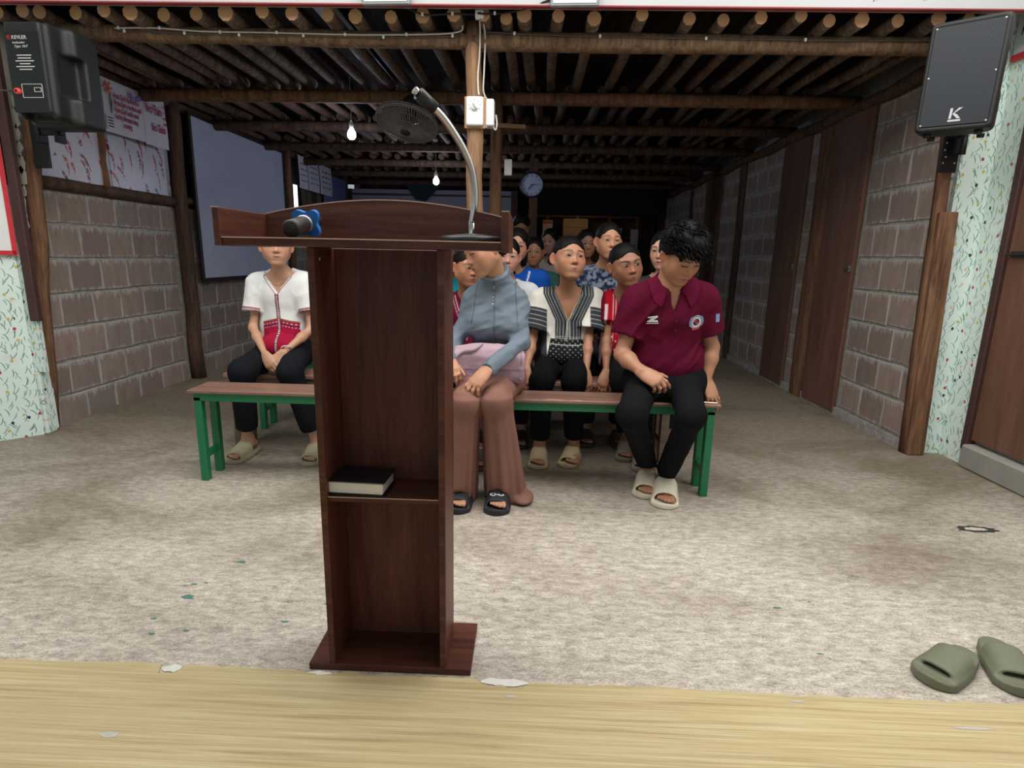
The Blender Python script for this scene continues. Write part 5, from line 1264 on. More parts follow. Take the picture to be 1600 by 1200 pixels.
def person(label, J, p, h=.0035, hair_h=.005, hands=(), feet=(), legs=True, slim=.8):
    """builds the body (one continuous surface) as the root, with face features and hair as children.
    J: joints in room coordinates (metres)"""
    sc = p.get('sc', 1.0); H = p['H']; c = J['head']; R = J['R']
    pts = np.array([v for k, v in J.items() if k not in ('R',) and not k.startswith('t_')]); 
    lo, hi = pts.min(0) - .17, pts.max(0) + .17
    F = Field(lo, hi, h); side = nrm(J['sr'] - J['sl']); up = nrm(J['neck'] - J['pel']); fw = nrm(np.cross(side, up))   # side is image-right; fw points to the viewer
    if fw[1] > 0: fw = -fw
    ch = J.get('chest', J['pel'] * .38 + J['neck'] * .62)
    # trunk (hidden under clothes, kept a little slimmer than them)
    F.cone(J['pel'] + up * .05 * sc, J['pel'] * .5 + ch * .5, .125 * slim * sc, .115 * slim * sc, 0, flat=(fw, .72))
    F.cone(J['pel'] * .5 + ch * .5, ch + up * .04 * sc, .115 * slim * sc, .135 * slim * sc, .05, flat=(fw, .70))
    F.cone(J['sl'] + side * .035 * sc, J['sr'] - side * .035 * sc, .052 * sc, .052 * sc, .06 * sc)
    F.cone(J['sl'] * .62 + J['sr'] * .38 - up * .05 * sc, J['sr'] * .62 + J['sl'] * .38 - up * .05 * sc, .085 * sc, .085 * sc, .06 * sc, flat=(fw, .85))
    nk = p.get('neck', .054) * sc
    F.cone(J['neck'] - up * .02, c + H * (-.09 * R[1] - .25 * R[2]), nk * 1.12, nk, .04 * sc)
    for k in ('sl', 'sr'): F.cone(J['neck'] + up * .015 * sc, J[k] - up * .005, .045 * sc, .040 * sc, .05 * sc)
    for s, e, w in (('sl', 'el', 'wl'), ('sr', 'er', 'wr')):
        if e not in J: continue
        a = p.get('arm', 1.0) * sc
        F.cone(J[s], J[e], .047 * a, .036 * a, .03); 
        if w in J:
            d = J[w] - J[e]; F.cone(J[e], J[e] + d * .35, .037 * a, .040 * a, .02); F.cone(J[e] + d * .35, J[w], .040 * a, .0245 * a, .02)
    for hd in hands: hand(F, *hd[0], **hd[1])
    if legs:
        for hp, kn, an in (('hl', 'kl', 'al'), ('hr', 'kr', 'ar')):
            if hp not in J: continue
            F.cone(J['pel'], J[hp], .09 * sc * slim, .08 * sc * slim, .04); F.cone(J[hp], J[kn], .068 * sc * slim, .046 * sc * slim, .03)
            if an in J: d = J[an] - J[kn]; F.cone(J[kn], J[kn] + d * .35, .046 * sc * slim, .050 * sc * slim, .02); F.cone(J[kn] + d * .35, J[an], .050 * sc * slim, .034 * sc, .03)
    for ft in feet: foot(F, *ft[0], **ft[1])
    head_prims(F, c, R, H, p)
    V, Q = F.mesh(); del F; V = relax(V, Q, 1, .35)
    base = V3(J['pel'][0], J['pel'][1], 0) if 'base' not in J else J['base']
    root = link('person', np_mesh('body', V, Q, M_SKIN, base, skin_colors(V, c, R, H, p, J)), None, tuple(base)); tag(root, label, 'person')
    m = (np.abs((V - c) @ R.T) < H * .62).all(1); keep = m[Q].all(1)
    bvh = BVHTree.FromPolygons(V.tolist(), Q[keep].tolist())
    if p.get('features', True): add_features(root, base, bvh, c, R, H, p)
    if p.get('hair'):
        hv, hq = hair_cap(c, R, H, p, hair_h); link('hair', np_mesh('hair', hv, hq, M_HAIR, base), root)
        if p.get('tufts'): o = tufts(c, R, H, *p['tufts'], M_HAIR).build('hair_locks', M_HAIR, root, base=tuple(base)); o.location = (0, 0, 0)
    return root, base, dict(side=side, up=up, fw=fw, ch=ch)
def garment(name, F, colf, root, base, mat, smooth=1):
    V, Q = F.mesh(); V = relax(V, Q, smooth) if smooth else V
    return link(name, np_mesh(name, V, Q, mat, base, colf(V)), root)
def folds(F, amp, scale, off=0.0, R=None, ridge=True, band=.02):
    def f(P):
        q = P if R is None else P @ np.asarray(R).T
        n = fnoise(q, scale, off); n = np.abs(2 * n - 1) if ridge else n
        return amp * (n - .4)
    F.displace(f, band); return F
def shirt_field(J, A, sc, h, grow=.0, hem=None, sleeves=True, sleeve=.62, sr=(.068, .070), vneck=None, length=.0, flatk=.74, body=(.150, .140, .165), neckr=.075, armk=.035):
    """loose upper garment. vneck=(depth below neck, half width at top)"""
    pts = [J['sl'], J['sr'], J['pel'], J['neck']] + [J[k] for k in ('el', 'er') if k in J]
    if not sleeves and 'wl' in J: pts += [J['wl']]
    if not sleeves and 'wr' in J: pts += [J['wr']]
    pts = np.array(pts); F = Field(pts.min(0) - .22 * sc, pts.max(0) + .17 * sc, h); side, up, fw, ch = A['side'], A['up'], A['fw'], A['ch']
    a, b, t = [x * sc + grow for x in body]
    F.cone(J['pel'] - up * length + up * .03 * sc, J['pel'] * .5 + ch * .5, a, b, 0, flat=(fw, flatk)); F.cone(J['pel'] * .5 + ch * .5, ch + up * .03 * sc, b, t * .93, .05 * sc, flat=(fw, flatk * .97))
    F.cone(J['sl'] + side * .03 * sc, J['sr'] - side * .03 * sc, .062 * sc + grow, .062 * sc + grow, .07 * sc)
    F.cone(J['sl'] * .66 + J['sr'] * .34 - up * .06 * sc, J['sr'] * .66 + J['sl'] * .34 - up * .06 * sc, .098 * sc + grow, .098 * sc + grow, .07 * sc, flat=(fw, .86))
    for k in ('sl', 'sr'): F.cone(J['neck'] + up * .012 * sc, J[k], .054 * sc + grow, .05 * sc + grow, .05 * sc)
    for k, e in (('sl', 'el'), ('sr', 'er')):
        if e in J: F.cone(J[k], J[k] + (J[e] - J[k]) * .30, sr[0] * sc * .96, sr[0] * sc * .93, .05 * sc)
    SL = []
    for s, e, w in (('sl', 'el', 'wl'), ('sr', 'er', 'wr')):
        if e not in J: continue
        if sleeves:
            q = J[s] + (J[e] - J[s]) * sleeve; G = nrm(q - J[s]); T = Field(np.minimum(J[s], q) - .16 * sc, np.maximum(J[s], q) + .16 * sc, h)
            T.cone(J[s], q + G * .07 * sc, sr[0] * sc, sr[1] * sc, 0); T.cut(G, q, .004)
            Lq = np.linalg.norm(q - J[s]); rq = lambda d: sr[0] + (sr[1] - sr[0]) * (Lq + d) / (Lq + .07 * sc); T.cone(q - G * .03, q + G * .09, (rq(-.03) - .013) * sc, (rq(.09) - .013) * sc, .0, 's'); SL.append(T)
        else:
            T = Field(np.minimum(np.minimum(J[s], J[e]), J.get(w, J[e])) - .14, np.maximum(np.maximum(J[s], J[e]), J.get(w, J[e])) + .14, h); T.cone(J[s], J[e], sr[0] * sc, sr[1] * sc, 0)
            if w in J: T.cone(J[e], J[w], sr[1] * sc, sr[1] * .76 * sc, .02 * sc)
            SL.append(T)
    for T in SL: F.merge(T, .022 * sc)
    return F
def neck_cut(F, J, A, sc, depth, half, r=.064, front=True):
    """neck hole plus V opening down the chest"""
    side, up, fw = A['side'], A['up'], A['fw']; n0 = J['neck']
    F.cone(n0 - up * .0 * sc + up * .01, n0 + up * .2 * sc, r * sc, r * 1.25 * sc, .012, 's')
    if depth:
        zv = -depth; ang = atan2(half, depth + .02)
        def g(X, Y, Z):
            x = (X - n0[0]) * side[0] + (Y - n0[1]) * side[1] + (Z - n0[2]) * side[2]; z = (X - n0[0]) * up[0] + (Y - n0[1]) * up[1] + (Z - n0[2]) * up[2]; y = (X - n0[0]) * fw[0] + (Y - n0[1]) * fw[1] + (Z - n0[2]) * fw[2]
            return np.maximum(np.maximum(np.abs(x) * cos(ang) - (z - zv) * sin(ang), -y), z - .1)
        F.fn(g, n0 - .22, n0 + .22, .004, 's')
    return F
def local(V, J, A):
    d = V - J['neck']; return d @ A['side'], d @ A['fw'], d @ A['up']
def trousers(J, sc, h, r=(.098, .078, .070, .062), flare=None, cuff=.05, seat=.0):
    ks = [k for k in ('pel', 'hl', 'hr', 'kl', 'kr', 'al', 'ar') if k in J]; pts = np.array([J[k] for k in ks]); F = Field(pts.min(0) - .16, pts.max(0) + .16, h)
    F.cone(J['hl'], J['hr'], .115 * sc, .115 * sc, 0); F.cone(J['pel'] + V3(0, 0, .05 * sc), (J['hl'] + J['hr']) / 2, .125 * sc, .115 * sc, .05)
    for hp, kn, an in (('hl', 'kl', 'al'), ('hr', 'kr', 'ar')):
        F.cone(J[hp], J[kn], r[0] * sc, r[1] * sc, .025)
        if an in J:
            e = J[kn] + (J[an] - J[kn]) * (1 - cuff); F.cone(J[kn], e, r[2] * sc, r[3] * sc, .03); F.cut(J[an] - J[kn], e, .004, e - .13, e + .13)
    return F
def shoes(root, base, a, t, size, col, name='slide_sandal', strap=(.42, .86), hgt=.098, drop=.042, w=None, sole=(.024, .020), h=.0046):
    """slide sandal worn on the foot whose ankle is a, pointing to t"""
    L = size * 1.20; key = 'slide_%.3f_%.2f_%.3f_%s' % (size, strap[0], hgt, w)
    t = nrm(V3(t[0], t[1], 0)); ang = atan2(t[1], t[0]) - pi / 2
    V, Q = slide_mesh(L, w or L * .40, sole[0], sole[1], strap, hgt * size / .235, drop, h=h); nz = fnoise(V, (60, 60, 60))
    C = np.tile(L3(col), (len(V), 1)) * (.92 + .16 * nz)[:, None]
    hl = np.array(a) - t * size * .37
    o = link(name, np_mesh(name, V, Q, M_LEATH, (0, 0, 0), C), root, (hl[0] - base[0], hl[1] - base[1], 0 - base[2]), (0, 0, ang)); return o
def ink(C, d, hw, col, where=None, soft=.0026):
    """paints colour col where |d| < hw with a soft edge"""
    a = np.clip((hw - np.abs(d)) / soft + .5, 0, 1)
    if where is not None: a = a * where
    C[:] = C * (1 - a[:, None]) + np.asarray(col) * a[:, None]; return C
def below(d, soft=.003): return np.clip(-d / soft + .5, 0, 1)
def arm_coords(V, J, s, e):
    d = J[e] - J[s]; L = np.linalg.norm(d); t = (V - J[s]) @ (d / L); rad = np.linalg.norm((V - J[s]) - t[:, None] * (d / L), axis=1); return t, rad, L
def tri(x, k): return np.clip(x * k + .5, 0, 1)
# ---- the man in the maroon polo shirt
TAN = (190, 140, 108); DTAN = (166, 116, 88); FAIR = (206, 158, 132)
J = dict(head=V3(.645, 2.565, 1.118), R=yp(24, -36, -4), neck=V3(.632, 2.665, .960), sl=V3(.490, 2.670, .905), sr=V3(.782, 2.685, .915), el=V3(.428, 2.640, .668), er=V3(.858, 2.715, .700), wl=V3(.492, 2.500, .618), wr=V3(.832, 2.665, .555),
         pel=V3(.650, 2.740, .545), hl=V3(.555, 2.700, .530), hr=V3(.735, 2.700, .530), kl=V3(.436, 2.345, .462), kr=V3(.684, 2.345, .465), al=V3(.605, 2.720, .092), ar=V3(.672, 2.625, .097), base=V3(.63, 2.67, 0))
p = dict(H=.228, skin=(174, 126, 100), hair='thick', hairline=(.27, .02), buzz=True, buzzline=(.28, -.10), tufts=(1700, .17, 5), closed=True, lash=.016, brow=.098, browth=.021, arm=.92, neck=.056, lip=(158, 96, 86), jaw=1.04)
hands = [((J['wl'], V3(.75, -.45, -.42), V3(-.05, -.75, .66), V3(.35, .05, .92)), dict(size=.176, curl=[(18, 30, 18), (32, 40, 22), (40, 44, 25), (46, 46, 25)], thumb=(.5, .25, 15))),
         ((J['wr'], V3(.30, -.42, -.86), V3(.35, -.80, .5), V3(-.85, -.4, -.1)), dict(size=.172, curl=[(22, 30, 15), (12, 24, 14), (8, 20, 12), (8, 22, 12)], spread=1.6, thumb=(.75, .35, 20)))]
feet = [((J['al'], V3(-.25, -.97, 0)), dict(size=.235)), ((J['ar'], V3(-.22, -.97, 0)), dict(size=.245))]
root, base, A = person('young man in maroon polo shirt looking down at the right end of the bench', J, p, .0042, .0055, hands, feet)
F = shirt_field(J, A, 1.0, .005, sleeve=.62, sr=(.062, .066), body=(.150, .144, .160), length=.005)
F.ell(J['pel'] + V3(0, -.055, .075), V3(.160, .095, .085), None, .06)
neck_cut(F, J, A, 1.0, .085, .036, .060); F.cut(-A['up'], J['pel'] - A['up'] * .015, .012)
SF = F; folds(F, .030, (3, 2.5, 12.0), 2.0, frame(V3(.6, -.1, .75), V3(-.75, 0, .6))); folds(F, .006, (14, 14, 14), 5.0)
def cf(V):
    x, y, z = local(V, J, A); C = np.tile(L3((86, 16, 42)), (len(V), 1)) * (.92 + .16 * fnoise(V, (20, 20, 20)))[:, None]
    m = (np.abs(x) < .018) & (z < -.06) & (z > -.19) & (y > 0); C[m] *= .90
    return C
sh = garment('polo_shirt', F, cf, root, base, M_KNIT)
# collar: two folded flaps round the neck
def collar(root, base, J, A, SF, r, col, mat, up0=.085, name='collar', hh=.0045):
    """turned-down collar: two flaps from the nape to points beside the opening, resting on the shirt"""
    side, up, fw = A['side'], A['up'], A['fw']; n0 = J['neck']
    for s in (-1, 1):
        def g(u, v):
            a = pi * (1 - .86 * u); rr = r + .044 * v; x = s * (sin(a) * rr + .016 * u ** 2 * v); fy = cos(a) * rr
            z = up0 * (1 - u ** 1.6) + .018 * u - v * (.050 + .030 * u ** 2); return n0 + side * x + fw * (fy + .012 * u) + up * z
        mb = MB(); mb.smooth = True; mb.grid(g, 20, 7); Q = np.array(mb.f); V = relax(SF.push_out(np.array(mb.v), .0050), Q, 2); C = np.tile(L3(col), (len(V), 1))
        o = link(name, np_mesh(name, V, Q, mat, base, C), root); md = o.modifiers.new('thick', 'SOLIDIFY'); md.thickness = hh; md.offset = 0
collar(root, base, J, A, SF, .062, (98, 20, 50), M_KNIT)
# badges, draped on the shirt
def drape(root, base, gob, J, A, cx, cz, mb_fn, name, mats, lift=.0022):
    """flat cloth badge pressed onto a garment: mb_fn returns an MB in (x, z) plane with y = thickness"""
    me = gob.data; n = len(me.vertices); V = np.empty(n * 3, np.float32); me.vertices.foreach_get('co', V); V = V.reshape(-1, 3).astype(float) + base
    Q = [tuple(q.vertices) for q in me.polygons]; bv = BVHTree.FromPolygons(V.tolist(), Q); mb = mb_fn(); out = []
    for q in mb.v:
        o = J['neck'] + A['side'] * (cx + q[0]) + A['up'] * (cz + q[2]) + A['fw'] * .5; hit = bv.ray_cast(Vector(o), Vector(-A['fw']), 1.0)
        pz = np.array(hit[0]) if hit[0] is not None else o - A['fw'] * .4
        out.append(tuple(pz + A['fw'] * (lift + q[1])))
    mb.v = out; o = mb.build(name, mats, root, base=tuple(base)); o.location = (0, 0, 0); return o
M_BW = plain('white embroidery', (222, 224, 228), .8); M_BB = plain('blue embroidery', (120, 142, 178), .8); M_BR = plain('red embroidery', (190, 60, 70), .8); M_BN = plain('navy embroidery', (48, 50, 84), .8)
def disc(mb, r0, r1, n, y, a0=0, a1=2 * pi, rings=2):
    n0 = len(mb.v)
    for k in range(rings + 1):
        r = r0 + (r1 - r0) * k / rings
        for i in range(n + 1): a = a0 + (a1 - a0) * i / n; mb.v.append((r * cos(a), y, r * sin(a)))
    mb._f([(k * (n + 1) + i, k * (n + 1) + i + 1, (k + 1) * (n + 1) + i + 1, (k + 1) * (n + 1) + i) for k in range(rings) for i in range(n)], n0)
def crest():
    mb = MB(); mb.cur = 0; disc(mb, .0, .032, 28, .0, rings=4); mb.cur = 1; disc(mb, .024, .030, 28, .0008); mb.cur = 2; disc(mb, .0, .0165, 22, .0010, rings=3); mb.cur = 3; disc(mb, .0, .0155, 8, .0016, 0, pi / 2); disc(mb, .0, .0155, 8, .0016, pi, 1.5 * pi)
    mb.cur = 1
    for s in (0, 1): disc(mb, .030, .037, 10, .0006, -.55 + s * (pi - .3), .85 + s * (pi - .3))
    mb.cur = 2; mb.grid(lambda u, v: (-.018 + .036 * u, .0014, -.036 + .008 * v), 8, 2); return mb
drape(root, base, sh, J, A, .098, -.118, crest, 'crest_badge', [M_BW, M_BB, M_BR, M_BN])
def zmark():
    mb = MB()
    for (P) in ([(-.024, .014), (.022, .019), (.022, .011), (-.018, .006)], [(.004, .012), (.022, .012), (.0, -.008), (-.022, -.008)], [(-.022, -.006), (.022, -.001), (.024, -.009), (-.022, -.013)], [(-.026, -.017), (.026, -.013), (.026, -.016), (-.026, -.020)]):
        n0 = len(mb.v); mb.v += [(x, 0, z) for x, z in P]; mb._f([(0, 1, 2, 3)], n0)
    return mb
drape(root, base, sh, J, A, -.098, -.105, zmark, 'chest_mark', M_BW)
for k in range(2):
    def btn(): mb = MB(); disc(mb, .0, .0055, 12, .0012); return mb
    drape(root, base, sh, J, A, .002, -.105 - .045 * k, btn, 'button', plain('maroon button', (60, 12, 30), .4))
def sl_badge(): mb = MB(); mb.grid(lambda u, v: (-.010 + .02 * u, 0, -.018 + .036 * v), 3, 5); return mb
drape(root, base, sh, J, A, .205, -.11, sl_badge, 'sleeve_badge', M_BB)
F = trousers(J, 1.0, .007, r=(.080, .061, .058, .047), cuff=.02); folds(F, .010, (8, 8, 8), 4.0, ridge=False); folds(F, .004, (26, 26, 30), 1)
garment('trousers', F, lambda V: np.tile(L3((22, 23, 27)), (len(V), 1)) * (.9 + .2 * fnoise(V, (15, 15, 15)))[:, None], root, base, M_CLOTH)
shoes(root, base, J['ar'], V3(-.22, -.97, 0), .245, (214, 208, 190)); shoes(root, base, J['al'], V3(-.25, -.97, 0), .235, (200, 192, 172))
# phone under his right-hand fingers
PH = empty('smartphone', (.845, 2.655, .457), (0, 0, radians(-10))); tag(PH, 'dark smartphone with golden edge under the fingers of the man on the bench end', 'phone')
mb = MB(); mb.box((0, 0, .0045), (.070, .145, .0075), ch=.002); mb.build('metal_edge', plain('rose gold metal', (214, 176, 150), .3, metal=.7), PH)
mb = MB(); mb.box((0, 0, .0087), (.066, .141, .0012)); mb.build('screen', plain('black glass', (12, 12, 14), .1), PH)

# ---- the woman in the grey jacket
J = dict(head=V3(-.212, 2.580, 1.130), R=yp(-55, -24, -6), neck=V3(-.152, 2.690, .975), sl=V3(-.258, 2.700, .882), sr=V3(-.070, 2.680, .890), el=V3(-.342, 2.640, .715), er=V3(-.036, 2.580, .722), wl=V3(-.350, 2.47, .655), wr=V3(-.172, 2.375, .632),
         pel=V3(-.165, 2.735, .535), hl=V3(-.240, 2.690, .530), hr=V3(-.108, 2.690, .530), kl=V3(-.262, 2.365, .490), kr=V3(-.140, 2.375, .495), al=V3(-.290, 2.490, .096), ar=V3(-.118, 2.490, .096), base=V3(-.165, 2.7, 0))
p = dict(H=.222, skin=(188, 138, 112), hair='tied', bun=.10, wide=.97, closed=True, lash=.014, brow=.10, browth=.012, arm=.70, neck=.045, lip=(170, 96, 90), sc=.95, open=.27)
hands = [((J['wr'], V3(-.60, -.38, -.68), V3(-.25, -.70, .62), V3(-.7, .45, .1)), dict(size=.165, curl=[(6, 26, 18), (10, 32, 20), (14, 36, 20), (18, 36, 20)], spread=1.2, thumb=(.45, .35, 15))),
         ((J['wl'], V3(.3, -.8, -.4), V3(0, -.3, .9), V3(.9, .2, 0)), dict(size=.155, curl=(30, 40, 20)))]
feet = [((J['al'], V3(-.05, -1, 0)), dict(size=.225)), ((J['ar'], V3(-.03, -1, 0)), dict(size=.225))]
root, base, A = person('young woman in grey zip jacket looking down, seated behind the lectern with a lilac bag', J, p, .0042, .0055, hands, feet)
F = shirt_field(J, A, .95, .005, sleeves=False, sr=(.042, .036), body=(.114, .096, .114), flatk=.84)
for s in (-1, 1): F.ell(J['neck'] - A['up'] * .175 + A['side'] * s * .060 + A['fw'] * .085, V3(.060, .055, .065), None, .05)
na = nrm(J['head'] + .222 * (-.09 * J['R'][1] - .25 * J['R'][2]) - J['neck']); F.cone(J['neck'] - na * .012, J['neck'] + na * .080, .060, .055, .02); F.cone(J['neck'] + na * .02, J['neck'] + na * .2, .048, .0505, .003, 's'); F.cut(na, J['neck'] + na * .078, .003, J['neck'] - .2, J['neck'] + .2)
F.cut(J['wr'] - J['er'], J['wr'], .003, J['wr'] - .07, J['wr'] + .07)
folds(F, .020, (4, 4, 17), 6.0, frame(V3(.8, -.3, .4), V3(-.4, 0, .8))); folds(F, .006, (16, 16, 34), 3.0)
def cf(V):
    x, y, z = local(V, J, A); C = np.tile(L3((110, 122, 136)), (len(V), 1)) * (.94 + .12 * fnoise(V, (22, 22, 22)))[:, None]
    ink(C, x + .004, .0042, L3((92, 102, 114)), (z < .09) & (y > 0)); tn = (V - J['neck']) @ na; rn = np.linalg.norm(V - J['neck'] - tn[:, None] * na, axis=1); ink(C, tn - .022, .0016, L3((84, 94, 106)), rn < .078); ink(C, tn - .077, .004, L3((138, 148, 160)), rn < .068); ink(C, np.abs(x) - (.086 - .11 * z), .0020, L3((78, 88, 100)), (z < .01) * (z > -.17) * (y > -.02)); return C
sh = garment('zip_jacket', F, cf, root, base, M_KNIT)
def zp(): mb = MB(); mb.box((0, .002, 0), (.008, .003, .016), ch=.001); return mb
drape(root, base, sh, J, A, -.004, -.005, zp, 'zip_pull', M_STEEL)
for k in range(4): drape(root, base, sh, J, A, -.004, -.035 - .014 * k, lambda: (lambda m: (m.box((0, .001, 0), (.006, .002, .004)), m)[1])(MB()), 'zip_glint', M_STEEL, .001)
# wide brown palazzo trousers falling to the floor
def palazzo(J, h=.006):
    F = Field(V3(-.50, 2.20, -.01), V3(.12, 2.92, .70), h); F.cone(J['hl'], J['hr'], .100, .100, 0); F.cone(J['pel'] + V3(0, 0, .04), J['pel'], .112, .115, .05)
    for hp, kn, x, yb, xr in (('hl', 'kl', -.292, 2.475, .062), ('hr', 'kr', -.092, 2.500, .090)):
        k = J[kn]; T = Field(V3(-.50, 2.20, -.01), V3(.12, 2.75, .60), h); T.cone(J[hp], k, .085, .062, 0)
        def g(X, Y, Z, k=k, x=x, yb=yb, xr=xr):
            t = np.clip((k[2] + .01 - Z) / (k[2] + .0), 0, 1); s = t ** .8; cx = k[0] + (x - k[0]) * s; cy = k[1] + .015 + (yb - k[1] - .015) * s; rx = .064 + (xr - .064) * s; ry = .070 + (.090 - .070) * s
            a = np.arctan2((Y - cy) / ry, (X - cx) / rx); w = 1 + s * (.085 * np.sin(a * 7 + x * 20 + 1.2 * s) + .065 * np.sin(a * 12 + 2 + x * 9) + .05 * np.sin(a * 3 + 1))
            d = (np.sqrt(((X - cx) / rx) ** 2 + ((Y - cy) / ry) ** 2) / w - 1) * .065
            return np.maximum(d, np.maximum(Z - k[2] - .01, .006 - Z + .0 * X))
        T.fn(g, V3(-.5, 2.2, -.01), V3(.12, 2.75, k[2] + .03), .035)
        if xr > .08: T.ell(V3(-.012, 2.475, .020), V3(.050, .080, .020), None, .02)
        T.ell(V3(J['a' + hp[1]][0] - .004, yb - .125, .02), V3(.056, .075, .062), None, .015, 's')     # the hem lifts over the toes
        F.merge(T)
    return F
F = palazzo(J); folds(F, .008, (14, 14, 4), 9.0)
garment('palazzo_trousers', F, lambda V: np.tile(L3((134, 97, 88)), (len(V), 1)) * (.93 + .14 * fnoise(V, (14, 14, 14)))[:, None], root, base, M_KNIT)
for a in ('al', 'ar'):
    o = shoes(root, base, J[a], V3(-.04, -1, 0), .225, (42, 44, 48), strap=(.50, .87), hgt=.088, drop=.030, sole=(.026, .022))
    if a == 'ar':
        for k, (dx, dy) in enumerate(((-.016, .002), (.003, -.004), (.021, .002))):
            mb = MB(); mb.smooth = True; mb.tube([(dx + .0115 * cos(2 * pi * i / 16),   .190 + dy + .009 * sin(2 * pi * i / 16), .0680 - abs(dx) * .12 + .001 * sin(2 * pi * i / 16 + k)) for i in range(16)], .0022, 5, closed=True); mb.build('strap_print', M_BW, o)
# lilac bag on her lap
BG = empty('handbag', (-.190, 2.545, .545), (0, 0, radians(3))); tag(BG, 'lilac soft handbag with grey straps lying on the lap of the woman in grey', 'bag')
F = Field(V3(-.24, -.16, -.03), V3(.24, .16, .20), .006)
F.box((0, 0, .068), (.168, .058, .066), r=.020); F.ell((0, .005, .135), (.150, .040, .034), None, .04)
Rb = Matrix.Rotation(radians(14), 3, 'X'); folds(F, .010, (9, 9, 16), 3.0); folds(F, .004, (30, 30, 30), 8)
BF = F; V, Q = F.mesh(); V = relax(V, Q, 1); x, z = V[:, 0], V[:, 2]
C = np.tile(L3((172, 146, 160)), (len(V), 1)); m = (V[:, 1] < -.03) & (z < .062); C[m] = L3((152, 126, 140)); m = (np.abs(z - .064) < .0035) & (V[:, 1] < -.02); C[m] = L3((120, 102, 110)); m = np.abs(np.abs(x) - .155) < .003; C[m] = L3((140, 120, 132))
link('bag_body', np_mesh('bag_body', V, Q, M_KNIT, (0, 0, 0), C), BG)
M_STRAP = plain('taupe strap', (150, 134, 140), .6)
for k, (x0, x1) in enumerate(((-.155, -.05), (.01, .11))):
    P = spline([(x0, -.075, .050), (x0 + .012, -.075, .100), ((x0 + x1) / 2, -.06, .140), (x1, -.06, .150), (x1 + .03, -.02, .165)], 8); VV = []
    for q in P: VV += [(q[0] - .004, q[1], q[2] - .009), (q[0], q[1], q[2]), (q[0] + .004, q[1], q[2] + .009)]
    VV = BF.push_out(np.array(VV), .004); mb = MB(); mb.smooth = True; mb.v = [tuple(q) for q in VV]
    mb._f([(3 * i + j, 3 * i + j + 1, 3 * i + 4 + j, 3 * i + 3 + j) for i in range(len(P) - 1) for j in range(2)], 0)
    o = mb.build('strap', M_STRAP, BG); md = o.modifiers.new('thick', 'SOLIDIFY'); md.thickness = .005; md.offset = 0
mb = MB(); mb.smooth = True; mb.tube(spline([(.150, -.060, .02), (.166, -.045, .06), (.158, -.02, .100), (.150, .03, .11)], 8), .004, 6); mb.build('piping', M_STRAP, BG)

# ---- the boy in the black and white woven shirt
J = dict(head=V3(.198, 3.120, 1.092), R=yp(16, 9, 4), neck=V3(.205, 3.215, .905), sl=V3(.062, 3.215, .858), sr=V3(.345, 3.215, .865), el=V3(.018, 3.16, .660), er=V3(.322, 3.15, .670), wl=V3(-.012, 3.045, .505), wr=V3(.308, 3.03, .502),
         pel=V3(.195, 3.235, .545), hl=V3(.125, 3.215, .535), hr=V3(.265, 3.215, .535), kl=V3(.070, 2.935, .465), kr=V3(.238, 2.935, .470), al=V3(.072, 3.045, .089), ar=V3(.262, 3.075, .089), base=V3(.195, 3.2, 0))
p = dict(H=.232, skin=(170, 122, 96), hair='crop', hairt=.026, hairline=(.315, .06), buzz=True, buzzline=(.315, -.10), eye=(.078, .026), gaze=(.25, .25), brow=.112, browth=.014, arm=.80, neck=.048, lip=(168, 104, 96), sc=.80, wide=1.06, jaw=1.08, lipw=.085)
gr = [(78, 42, 20), (80, 42, 20), (80, 42, 20), (78, 42, 20)]
hands = [((J['wr'], V3(.05, -.42, -.9), V3(.1, -.9, .42), V3(-.95, -.1, 0)), dict(size=.150, curl=[(30, 25, 15)] * 4, thumb=(.5, .3, 20))), ((J['wl'], V3(-.05, -.45, -.88), V3(-.1, -.88, .42), V3(.95, -.1, 0)), dict(size=.150, curl=[(30, 25, 15)] * 4, thumb=(.5, .3, 20)))]
feet = [((J['al'], V3(-.08, -1, 0)), dict(size=.215)), ((J['ar'], V3(-.15, -1, 0)), dict(size=.215))]
root, base, A = person('boy in black and white striped woven shirt leaning on his hands and gazing upward', J, p, .0041, .005, hands, feet)
F = shirt_field(J, A, .80, .0036, sleeve=.78, sr=(.086, .106), body=(.176, .172, .190), length=.05)
F.ell(J['pel'] + A['fw'] * .115 + A['up'] * .040, V3(.125, .060, .055), None, .06); neck_cut(F, J, A, .80, .135, .078, .066); F.cut(-A['up'], J['pel'] - A['up'] * .06, .01); folds(F, .012, (8, 8, 5), 12.0); folds(F, .004, (24, 24, 14), 2)
